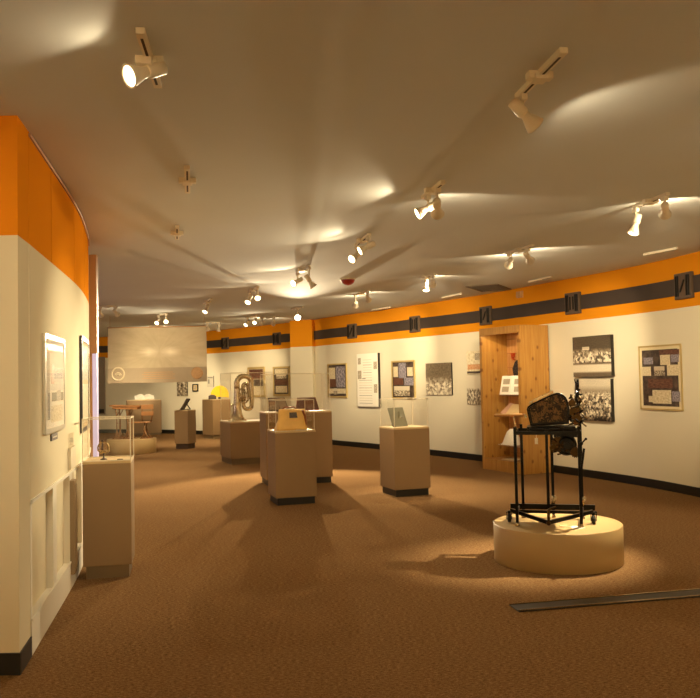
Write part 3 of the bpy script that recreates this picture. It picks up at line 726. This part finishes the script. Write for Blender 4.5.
# gear column at the right
def gear(m, c, r, t, n, axis='y', mi=0):
    P = []
    for k in range(n):
        for q, rr in ((.0, r * .86), (.25, r), (.5, r), (.75, r * .86)):
            a = 2 * pi * (k + q) / n; P.append((c[0] + rr * cos(a), c[2] + rr * sin(a)))
    m.prism(P, c[1] - t / 2, c[1] + t / 2, mi)
m = MB()
for c, r, n in (((.13, -.11, .93), .045, 16), ((.15, -.08, .87), .05, 18), ((.12, -.06, 1.0), .035, 14), ((.16, .02, .95), .055, 20), ((.175, -.02, 1.02), .03, 12)): gear(m, c, r, .014, n); m.cyl((c[0], c[1] - .02, c[2]), (c[0], c[1] + .05, c[2]), .01)
m.build('gears', 'bronze', o)
m = MB(); m.box((.165, .0, 1.08), (.03, .05, .2), .006); m.box((.172, 0, 1.165), (.022, .06, .07), .006); m.bar((.1, 0, .86), (.165, 0, 1.0), .03)
for k in range(16):
    z = random.uniform(.98, 1.18); x = random.uniform(.15, .18); m.bar((x, -.03, z), (x + random.uniform(-.03, .03), -.05, z + random.uniform(-.03, .04)), random.uniform(.008, .018))
for k in range(14):
    z = random.uniform(.83, 1.0); x = random.uniform(.11, .19); m.bar((x, -.1, z), (x + random.uniform(-.05, .04), -.12, z + random.uniform(-.03, .03)), random.uniform(.008, .02))
m.build('upright_arm', 'iron', o)
m = MB()
for k in range(34):
    a = random.uniform(.09, .2); z = random.uniform(.81, 1.05); y = random.uniform(-.1, .1)
    m.cyl((a, y, z), (a + random.uniform(-.05, .05), y - random.uniform(0, .05), z + random.uniform(-.05, .05)), .006)
m.build('linkage', 'steel', o)
# drive under the table
m = MB(); m.cyl((.1, -.1, .655), (.1, .1, .655), .085, seg=28); m.cyl((.1, -.115, .655), (.1, -.1, .655), .06, .075); m.cyl((.1, -.14, .655), (.1, -.11, .655), .022); m.box((.1, 0, .735), (.2, .18, .03)); m.build('motor', 'iron', o)
m = MB(); gear(m, (.03, -.1, .68), .05, .014, 16); gear(m, (.0, -.09, .63), .04, .014, 14); gear(m, (.17, -.13, .6), .045, .014, 16); m.cyl((.03, -.12, .68), (.03, .0, .68), .01)
for k in range(9): m.cyl((random.uniform(-.03, .2), -.1, random.uniform(.58, .74)), (random.uniform(-.03, .2), -.12, random.uniform(.58, .74)), .007)
m.build('drive_gears', 'bronze', o)
m = MB(); m.cyl((.215, -.24, .68), (.215, -.2, .68), .014); m.bar((.215, -.235, .68), (.25, -.235, .72), .012); m.cyl((.25, -.27, .72), (.25, -.235, .72), .01); m.bar((.21, -.215, .48), (.235, -.215, .64), .018); m.build('crank', 'iron', o)
m = MB(); m.box((-.36, -.03, .905), (.25, .18, .02), .006); m.build('feed_tray', 'traywood', o)
m = MB(); m.bar((-.33, -.05, .9), (-.3, -.05, TZ), .012); m.bar((-.24, -.03, .89), (-.22, -.03, .9), .03); m.build('tray_bracket', 'steel', o)
m = MB(); m.box((-.14, -.215, .7), (.025, .002, .05)); m.cyl((-.14, -.215, .725), (-.14, -.213, .75), .002); m.build('hanging_tag', 'paper', o)
for ch in o.children:
    if ch.name.split('.')[0] in ('housing', 'side_panel', 'side_rim', 'lid_slats', 'bed_plate', 'gears', 'upright_arm', 'linkage'): ch.location.x = .035
for (dx, dy, w, l, rz, mt, lb) in ((.1, -.24, .1, .12, .15, 'paper', 'white caption card lying on the near round platform'), (.02, -.19, .07, .1, .15, 'paper_tan', 'tan caption card lying on the near round platform')):
    tag(place(MB().box((0, 0, .002), (w, l, .003)).build('caption_card', mt), (PC.x + dx, PC.y + dy, .31), rz), lb, 'card')

# ------------------------------------------------------------------ old school desk and seat
o = thing('school_desk', 'old school desk with wooden top and iron legs, on the far round platform', 'desk', (P2[0], P2[1], .32), .05)
m = MB(); q = Matrix.Rotation(R(2), 3, 'Y'); m.box((-.11, 0, .73), (.66, .42, .028), .005, 0, q); m.box((-.1, 0, .685), (.56, .38, .05), .004, 0, q); m.build('desktop', 'oak', o)
for x in (-.29, -.06):
    m = MB()
    for y in (-.15, .15):
        m.tube([(x - .09, y, .012), (x - .03, y, .06), (x, y, .2), (x, y, .5), (x - .03, y, .7)], .014, 8); m.tube([(x + .09, y, .012), (x + .03, y, .06), (x, y, .2)], .014, 8)
        m.tube([(x, y, .52), (x + .06, y, .62), (x + .08, y, .69)], .01, 8); m.box((x, y, .008), (.22, .04, .016), .003)
    m.bar((x, -.15, .35), (x, .15, .35), .014); m.build('leg', 'rustiron', o)
o = thing('folding_seat', 'slatted wooden school seat with iron frame, behind the old school desk', 'chair', (P2[0] + .3, P2[1] - .02, .32), .05)
m = MB(); m.box((-.08, 0, .36), (.42, .36, .022), .005); m.build('seat', 'oak', o)
m = MB()
for z in (.7, .55): m.box((.06, 0, z), (.27, .025, .1 if z > .6 else .09), .005, 0, Matrix.Rotation(R(0), 3, 'Z'))
m.build('backrest', 'oak', o)
m = MB(); m.tube([(.17, .02, .74), (.16, .02, .5), (.13, .02, .36)], .013, 8); m.tube([(-.06, .02, .74), (-.06, .02, .37)], .013, 8); m.build('back_post', 'rustiron', o)
for y in (-.12, .12):
    m = MB(); m.tube([(-.06, y, .012), (-.0, y, .08), (.02, y, .35)], .014, 8); m.tube([(.13, y, .012), (.06, y, .08), (.02, y, .2)], .014, 8); m.box((.035, y, .008), (.24, .04, .016), .003); m.build('leg', 'rustiron', o)

# ------------------------------------------------------------------ pine display cabinet
fa, fb = Vector((2.19, 13.52)), Vector((2.665, 12.55))     # far and near front corners
e = (fb - fa); CW = e.length; rz = atan2(e.y, e.x); CD, CH = .57, 2.35
o = thing('display_cabinet', 'tall knotty pine display cabinet with glass front, against the right wall', 'cabinet', (fa.x, fa.y, 0), rz)
# local x: from far corner to near corner, local y: toward the wall
T = .03; rz_cab = rz
def part(name, mt, *boxes):
    m = MB()
    for c, d in boxes: m.box(c, d, .002)
    return m.build(name, mt, o)
part('side_panel', 'pine', ((T / 2, CD / 2, CH / 2), (T, CD, CH)))
part('side_panel', 'pine', ((CW - T / 2, CD / 2, CH / 2), (T, CD, CH)))
part('back_panel', 'pine_in', ((CW / 2, CD - .012, CH / 2), (CW - 2 * T, .02, CH - .02)))
m = MB()
for k in range(9): m.box((CW / 2, CD - .025, .25 + k * .24), (CW - 2 * T, .006, .006))
m.build('board_joints', 'leather_dark', o)
part('top_panel', 'pine', ((CW / 2, CD / 2, CH - .015), (CW - 2 * T, CD, .03)), ((CW / 2, .012, CH - .07), (CW - 2 * T, .024, .1)))
part('bottom_panel', 'pine', ((CW / 2, CD / 2, .165), (CW - 2 * T, CD - .03, .03)), ((CW / 2, .012, .09), (CW - 2 * T, .024, .18)))
part('face_frame', 'pine', ((T + .015, .012, 1.19), (.035, .024, 2.02)), ((CW - T - .015, .012, 1.19), (.035, .024, 2.02)))
MB().pic(T + .03, CW - T - .03, .18, 2.18, .008).build('glass_front', 'glass', o)
SH = (.41, .9, 1.23)
for z in SH: part('shelf', 'glass', ((CW / 2, CD / 2 + .02, z), (CW - 2 * T, CD - .1, .012)))
def cab(x, y, z): p = Vector((cos(rz) * x - sin(rz) * y, sin(rz) * x + cos(rz) * y)); return (fa.x + p.x, fa.y + p.y, z)
def tilt_sheet(w, h, t, ang): q = Matrix.Rotation(R(-ang), 3, 'X'); return q, q @ Vector((0, 0, h / 2))
# open booklet
b = thing('open_booklet', 'open white booklet with dark pictures on the top glass shelf of the cabinet', 'book', cab(.5, .24, 1.24), rz + .35)
for sx in (-1, 1):
    q = Matrix.Rotation(sx * .2, 3, 'Z') @ Matrix.Rotation(R(-14), 3, 'X')
    m = MB(); m.box(q @ Vector((sx * .125, 0, .16)), (.25, .008, .32), 0, 0, q)
    m.build('page', 'paper', b)
    m = MB()
    for zz in (.09, .22): m.box(q @ Vector((sx * .13, -.006, zz)), (.15, .003, .09), 0, 0, q)
    m.build('picture', 'ph_misc', b)
b = thing('document_sheets', 'cream and pink paper sheets leaning on the middle glass shelf', 'paper', cab(.5, .22, .912), rz + .15)
q, c_ = tilt_sheet(.3, .24, .004, 48)
MB().box(c_ + Vector((.04, 0, .003)), (.3, .004, .24), 0, 0, q).build('cream_sheet', 'paper_tan', b)
MB().box(c_ + Vector((-.12, .03, .003)), (.26, .004, .25), 0, 0, q @ Matrix.Rotation(.25, 3, 'Y')).build('pink_sheet', 'paper_pink', b)
m = MB(); N = 20; V = []; Fs = []
for i in range(N + 1):
    for j in range(N + 1):
        u, v = i / N - .5, j / N - .5; r_ = sqrt(u * u + v * v) * 2
        z = max(0, .26 * max(0, 1 - r_ ** 1.8)) + .02 * sin(9 * u + 4 * v) * sin(7 * v - 3 * u) * (r_ < .95) + .012 * abs(sin(17 * u + 11 * v))
        V.append((u * .42, v * .28, max(z, .003)))
for i in range(N):
    for j in range(N): a = i * (N + 1) + j; Fs.append([a, a + N + 1, a + N + 2, a + 1])
m.raw(V, Fs, True); tag(place(m.build('folded_cloth', 'white'), cab(.52, .23, .417), rz), 'crumpled white cloth on the lowest glass shelf of the cabinet', 'cloth')
m = MB(); m.box((0, 0, .006), (.3, .2, .01)); m.box((.1, .03, .015), (.24, .16, .006), 0, 0, Matrix.Rotation(.3, 3, 'Z')); tag(place(m.build('paper_pile', 'ph_pale'), cab(.55, .2, .18), rz), 'flat pile of papers on the floor of the pine cabinet', 'paper')
m = MB()
for a_, s_ in ((-.5, 1), (.1, .9), (.6, 1.1), (1.2, .7)): m.bar((0, 0, 0), (.13 * s_ * cos(a_) - .05, -.01, .1 * s_ * sin(a_) + .02), .05, .008)
tag(place(m.build('red_ribbon', 'ribbon'), cab(.22, CD - .06, 1.85), rz), 'orange-red ribbon rosette pinned inside the pine cabinet', 'ribbon')
m = MB(); m.prism([(-.1, 0), (.1, 0), (.085, .28), (.12, .42), (.05, .53), (0, .56), (-.05, .53), (-.12, .42), (-.085, .28)], -.03, .03); tag(place(m.build('dark_garment', 'cloth_dark'), cab(.4, CD - .08, 1.25), rz), 'dark garment hanging inside the cabinet behind the booklet', 'clothing')

# ------------------------------------------------------------------ hanging banner
BD = 17.6
tl, br = ray(107.5, 326) * BD, ray(207, 383) * BD
bw = br.x - tl.x; zt = EYE + (ray(157, 327).z * BD / ray(157, 327).y); zb = EYE + (ray(157, 382.5).z * BD / ray(157, 382.5).y); bh = zt - zb
o = thing('hanging_banner', 'wide translucent tan banner with two round seals, hanging before the far wall', 'banner', ((tl.x + br.x) / 2, BD, zb), .02)
m = MB(); NX, NZ = 24, 8; V = []; Fs = []; U = []
for i in range(NX + 1):
    for j in range(NZ + 1): V.append((-bw / 2 + bw * i / NX, .015 * sin(i * .9) * (1 - j / NZ) + .01 * sin(i * .4 + j), bh * j / NZ))
for i in range(NX):
    for j in range(NZ):
        a = i * (NZ + 1) + j; Fs.append([a, a + NZ + 1, a + NZ + 2, a + 1]); U.append([(i / NX, j / NZ), ((i + 1) / NX, j / NZ), ((i + 1) / NX, (j + 1) / NZ), (i / NX, (j + 1) / NZ)])
m.raw(V, Fs, True, 0, U); m.build('cloth', 'banner', o)
m = MB(); m.box((0, -.035, .165), (bw - .01, .004, .32)); m.build('stripe', 'banner_stripe', o)
m = MB()
for k in range(4): m.box((.03, -.039, .09 + k * .045), (.72 - .08 * (k % 2), .002, .014))
m.build('text_lines', 'seal_tan', o)
m = MB(); m.torus((-bw / 2 + .23, -.045, .2), .135, .018, 'y', 40); m.tube(arc((-bw / 2 + .23, .16), .07, .2, pi - .2, 10, 1, -.045, -.045), .012, 8); m.tube(arc((-bw / 2 + .23, .16), .04, .2, pi - .2, 10, 1, -.045, -.045), .01, 8); m.build('seal', 'seal_pale', o)
m = MB(); m.X = Matrix.Translation((bw / 2 - .21, -.042, .19)) @ Matrix.Rotation(pi / 2, 4, 'X'); m.lathe([(.13, 0), (.125, .006)], 36); m.X = Matrix.Identity(4); m.torus((bw / 2 - .21, -.047, .19), .12, .008, 'y', 36)
m.build('seal', 'seal_tan', o)
m = MB()
for x in (-bw / 2 + .05, 0, bw / 2 - .05): m.cyl((x, 0, bh), (x, 0, CEIL - zb), .004, seg=6)
m.cyl((-bw / 2, 0, bh), (bw / 2, 0, bh), .012); m.build('hanging_rod', 'trimtan', o)

# ------------------------------------------------------------------ floor strip and ceiling details
a, b = onz(514, 608.8), onz(760, 588.5)
d = b - a
o = thing('floor_track', 'long dark metal strip set in the carpet, before the round platform', 'strip', (a.x, a.y, 0), atan2(d.y, d.x))
L = d.length
MB().box((L / 2, 0, .004), (L, .17, .008), .002).build('cover_plate', 'black', o)
m = MB(); m.box((L / 2, .075, .0095), (L, .012, .005)); m.box((L / 2, -.075, .0095), (L, .012, .005)); m.build('edge_rail', 'steel', o)
p = onz(348, 282, CEIL - .05)
o = thing('fire_alarm', 'small red dome alarm on the ceiling', 'alarm', (p.x, p.y, CEIL), 0)
MB().lathe([(.115, -.02), (.12, 0)], 24).build('base', 'cream', o)
MB().lathe([(.01, -.1), (.05, -.09), (.085, -.065), (.105, -.02)], 24).build('dome', 'red', o)

# ------------------------------------------------------------------ track lights
WARM = (1.0, .81, .515)
NARROW, SPILL = 330.0, 20.0
def spot(loc, d, energy, size, blend, r=.03, col=WARM):
    ld = bpy.data.lights.new('spot_lamp', 'SPOT'); ld.energy = energy; ld.spot_size = size; ld.spot_blend = blend; ld.shadow_soft_size = r; ld.color = col
    ob = bpy.data.objects.new('spot_lamp', ld); COL.objects.link(ob); ob.location = loc
    ob.rotation_euler = Vector(d).to_track_quat('-Z', 'Y').to_euler()
    return ob
def track(label, pa, pb, heads, cross=True, name='track_light', width=.04):
    A, B = onz(*pa, CEIL), onz(*pb, CEIL); c = (A + B) / 2; ax = (B - A); L = ax.length; ax.normalize()
    o = thing(name, label, 'light', (c.x, c.y, CEIL), atan2(ax.y, ax.x), 'ceiling track lights' if heads else 'empty ceiling light tracks')
    m = MB(); m.box((0, 0, -.014), (L, width, .028), .003); m.box((-L * .25, 0, -.0285), (L * .34, width * .3, .002), 0, 1); m.box((L * .25, 0, -.0285), (L * .34, width * .3, .002), 0, 1); m.build('track', ['cream', 'slot'], o)
    if cross:
        m = MB(); m.box((0, 0, -.018), (.055, .125, .036), .003); m.box((0, 0, -.03), (.085, .07, .03), .004); m.build('canopy', 'cream', o)
    inv = Matrix.Rotation(-atan2(ax.y, ax.x), 3, 'Z')
    for hd in heads:
        t, aim, opt = hd[0], Vector(hd[1]), (hd[2] if len(hd) > 2 else {})
        drop = opt.get('drop', .13); p = A.lerp(B, t)
        piv = Vector((p.x, p.y, CEIL - drop)); d = (aim - piv).normalized() if not opt.get('dir') else aim.normalized()
        pl = inv @ (piv - c); dl = inv @ d; tl_ = inv @ (p - c)
        Q = (-dl).to_track_quat('Z', 'Y').to_matrix().to_4x4(); X = Matrix.Translation(pl) @ Q     # local -Z = aim
        k = opt.get('s', 1.0)
        m = MB(); m.box((tl_.x, tl_.y, -.045), (.07, .035, .035), .004); m.cyl((tl_.x, tl_.y, -.05), (pl.x, pl.y, pl.z + .02), .009)
        m.X = X
        m.lathe([(.012 * k, .085 * k), (.03 * k, .08 * k), (.032 * k, .0), (.028 * k, -.01 * k)], 20)
        m.lathe([(.024 * k, .0), (.026 * k, -.03 * k), (.04 * k, -.065 * k), (.05 * k, -.095 * k), (.053 * k, -.1 * k), (.048 * k, -.104 * k), (.043 * k, -.099 * k)], 24, cap=False)
        hb = m.build('lamp_head', 'cream', o)
        m = MB(); m.X = X; m.lathe([(.043 * k, -.097 * k), (.036 * k, -.102 * k), (.002, -.104 * k)], 24); m.build('bulb', opt.get('mat', 'bulb'), hb)
        wp = piv + d * (.112 * k); e_ = opt.get('e', 1.0)
        if e_: spot(wp, d, NARROW * e_, R(opt.get('beam', 50)), opt.get('blend', 1.0))
        sp = opt.get('spill', 1.0)
        if sp: spot(wp, d, SPILL * sp, R(opt.get('spread', 150)), .2)
    return o
D = dict
track('near lit track light at the upper left, one lamp facing left', (140, 27), (158, 83), [(.42, (-.66, -.6, -.42), D(dir=1, e=.35, spill=.3, drop=.085, s=1.05))])
track('empty track piece on the ceiling, the nearer of the two crosses at left', (187, 165), (187.5, 190), [], True)
track('empty track piece on the ceiling, the farther of the two crosses at left', (177, 225), (177, 237), [], True)
track('near right track light, single lamp turned toward the right wall', (564, 47), (518, 94), [(.9, (.72, .35, -.6), D(dir=1, e=.5, drop=.12, s=1.0, spill=.9))])
track('track light above the machine and book pedestal, lit lamp facing left', (443, 180), (423, 196), [(.3, (1.4, 11.4, .6), D(e=.6, drop=.17)), (.75, (-2.3, 6.0, 1.35), D(e=.9))])
track('track light near the right wall, lit lamp above the black machine', (668, 192), (634, 206), [(.1, (4.15, 10.55, 1.8), D(e=1.2, spill=1.2)), (.95, (1.68, 6.85, .4), D(e=3.0, spill=.2, drop=.16, beam=44))])
track('track light with two lamps facing the right wall, left of the black machine', (533, 244), (507, 252), [(.2, (3.6, 11.9, 1.8), D(e=1.2, spill=1.2)), (.9, (2.2, 14.4, 1.65), D(e=1.5))])
track('thin empty track strip on the ceiling at the right edge', (644, 253.5), (677, 247), [], False, width=.03)
track('thin empty track strip on the ceiling above the pine cabinet', (529, 281), (552, 275.5), [], False, width=.03)
track('thin empty track strip on the ceiling left of the vent', (442, 297), (461, 293), [], False, width=.03)
track('thin empty track strip on the ceiling nearest the wall corner', (372, 309.5), (390, 306.5), [], False, width=.03)
track('track light with two bright lamps, above the satchel pedestal', (369, 233), (356, 244), [(.1, (-2.4, 7.4, 1.5), D(e=1.0)), (.95, (-1.9, 6.7, 1.1), D(e=.7))])
track('track light with a lit lamp at left and two dark lamps, beside the red alarm', (309, 265), (297, 272), [(.0, (.75, 10.7, .9), D(e=.6, drop=.2, spill=.3)), (.95, (-2.7, 8.6, 1.5), D(e=.9))])
track('track light with one downward lit lamp, near the ceiling vent', (434, 273), (421, 277), [(.1, (1.5, 16.1, 1.85), D(e=1.9)), (.6, (.9, 10.9, .6), D(e=.8, spill=.6))])
track('track light right of the red alarm, lamps turned to the wall', (369, 290), (355, 294), [(.1, (.9, 17.1, 1.9), D(e=2.0)), (.95, (-.1, 18.3, 1.9), D(e=1.6, drop=.18, beam=42))])
track('track light with two lit lamps, above the brass horn', (258, 286), (249, 291), [(.1, (-.75, 9.2, 0), D(e=.25)), (.95, (-2.6, 10.5, 0), D(e=.5))])
track('track light with one lit lamp, right of the banner top', (211, 298), (204, 303), [(.6, (-3.6, 12.5, 0), D(e=1.1, beam=80))])
track('track light with two small lit lamps, left of the strongest lamp', (256, 314.5), (247, 317), [(.1, (-2.3, 14.9, .8), D(e=.8)), (.95, (-4.0, 15.6, 0), D(e=1.2, beam=85))])
track('track light with the strongest bare lamp facing the viewer, before the wall corner', (303, 306), (292, 308), [(.5, (-.5, 9.2, 0), D(e=9, mat='bulb_big', s=1.3, beam=62, blend=.4, spill=0, drop=.18))])
track('track light with two lit lamps, above the hanging banner', (167, 313), (158, 315), [(.1, (-3.2, 13.2, 0), D(e=1.0, beam=80)), (.95, (-5.2, 13.6, 0), D(e=1.1, beam=80))])
# mostly assumed lamps facing the far wall, some beyond the first rows of fixtures
def wash(label, x, y, ang, heads):
    L = .35
    import types
    A = Vector((x - L / 2 * cos(ang), y - L / 2 * sin(ang), CEIL)); B = Vector((x + L / 2 * cos(ang), y + L / 2 * sin(ang), CEIL))
    global onz
    keep = onz; seq = [A, B]
    onz = lambda *a: seq.pop(0)
    r = track(label, (0, 0), (0, 0), heads); onz = keep
    return r
wash('assumed track light before the far wall, lamps turned to the framed pictures', -1.9, 18.6, .3, [(.1, (-3.1, 21.9, 1.85), D(e=1.0)), (.9, (-2.35, 21.2, 1.85), D(e=.8, beam=38))])
wash('assumed track light behind the hanging banner, lamps turned to the far wall', -5.0, 20.6, .4, [(.1, (-6.25, 23.85, 1.15), D(e=2.2, beam=17)), (.9, (-4.7, 23.3, 1.7), D(e=1.2))])
wash('assumed track light before the far wall, above the yellow fan', -3.4, 19.9, .3, [(.1, (-3.7, 22.4, 1.2), D(e=1.0)), (.9, (-3.6, 20.6, 0), D(e=1.2, beam=85))])
wash('track light above the old school desk', -4.6, 15.2, .3, [(.1, (-4.9, 17.9, .6), D(e=1.0)), (.9, (-4.1, 17.6, 2.0), D(e=.55, beam=80, spill=.2))])
wash('assumed track light over the floor by the left wall end', -6.8, 18.5, .3, [(.2, (-7.6, 24.8, 1.6), D(e=.9)), (.8, (-6.0, 20.5, 0), D(e=1.2, beam=85))])
# unseen fixtures just behind the viewer
wash('assumed track light overhead behind the viewer, at left', -.6, 1.0, .4, [(.1, (-1.95, 5.2, 1.5), D(e=.35, spill=.3)), (.9, (-2.0, 5.6, 1.4), D(e=.35, spill=0))])
wash('added fill track light overhead behind the viewer, at right', 2.6, 3.8, -.5, [(.1, (4.9, 7.0, 1.7), D(e=1.8)), (.9, (5.3, 4.4, 1.6), D(e=3.5, spill=.3, beam=75))])  # unseen fixture added to bounce light off the right wall
wash('assumed track light overhead at the room side behind the viewer', -3.4, 1.4, .2, [(.5, (-1.0, 1.0, 2.2), D(e=0, spill=.25))])
# added strip and lamp under the cabinet's top, to brighten its inside
m = MB(); m.box((CW / 2, .1, CH - .045), (CW * .7, .05, .03), .004, 0); m.box((CW / 2, .1, CH - .0615), (CW * .66, .03, .003), 0, 1); m.build('fill_strip', ['cream', 'fill_glow'], bpy.data.objects['display_cabinet'])
ld = bpy.data.lights.new('cabinet_fill', 'AREA'); ld.shape = 'RECTANGLE'; ld.size = CW * .7; ld.size_y = .04; ld.energy = 6; ld.color = WARM
ob = bpy.data.objects.new('cabinet_fill', ld); COL.objects.link(ob); ob.location = cab(CW / 2, .1, CH - .08); ob.rotation_euler = (0, 0, rz_cab)
wash('added fill track light behind the viewer, lamps turned to the near wall', .8, -1.2, .1, [(.1, (-1.5, -3, 1.7), D(e=4.5, beam=80, spill=.5)), (.9, (2.5, -3, 1.7), D(e=4.5, beam=80, spill=.5))])  # unseen fixture added for ambient bounce onto the ceiling
wash('added fill track light behind the viewer by the side opening', -4.2, -.2, .9, [(.1, (-6.4, 1.5, 1.7), D(e=3.5, beam=80, spill=.5)), (.9, (-5.2, -3, 1.7), D(e=3.5, beam=80, spill=.5))])  # unseen, added to wash the walls here and raise ambient light
# assumed window light: unseen cool area light added beyond the partition, no window built
ld = bpy.data.lights.new('assumed_daylight', 'AREA'); ld.energy = 40; ld.size = 1.6; ld.color = (.72, .72, 1.0)
ob = bpy.data.objects.new('assumed_daylight', ld); COL.objects.link(ob); ob.location = (-8.8, 12, 1.6); ob.rotation_euler = Vector((1, -.15, .12)).to_track_quat('-Z', 'Y').to_euler()
w = bpy.data.worlds.new('world'); scn.world = w; w.use_nodes = True; w.node_tree.nodes['Background'].inputs[0].default_value = (.02, .016, .01, 1)

scn.view_settings.view_transform = 'Standard'; scn.view_settings.look = 'None'; scn.view_settings.exposure = 0; scn.view_settings.gamma = 1
cy = scn.cycles
cy.use_denoising = True; cy.max_bounces = 8; cy.diffuse_bounces = 5; cy.glossy_bounces = 3; cy.transmission_bounces = 4; cy.transparent_max_bounces = 24
cy.sample_clamp_indirect = 4; cy.caustics_reflective = False; cy.caustics_refractive = False
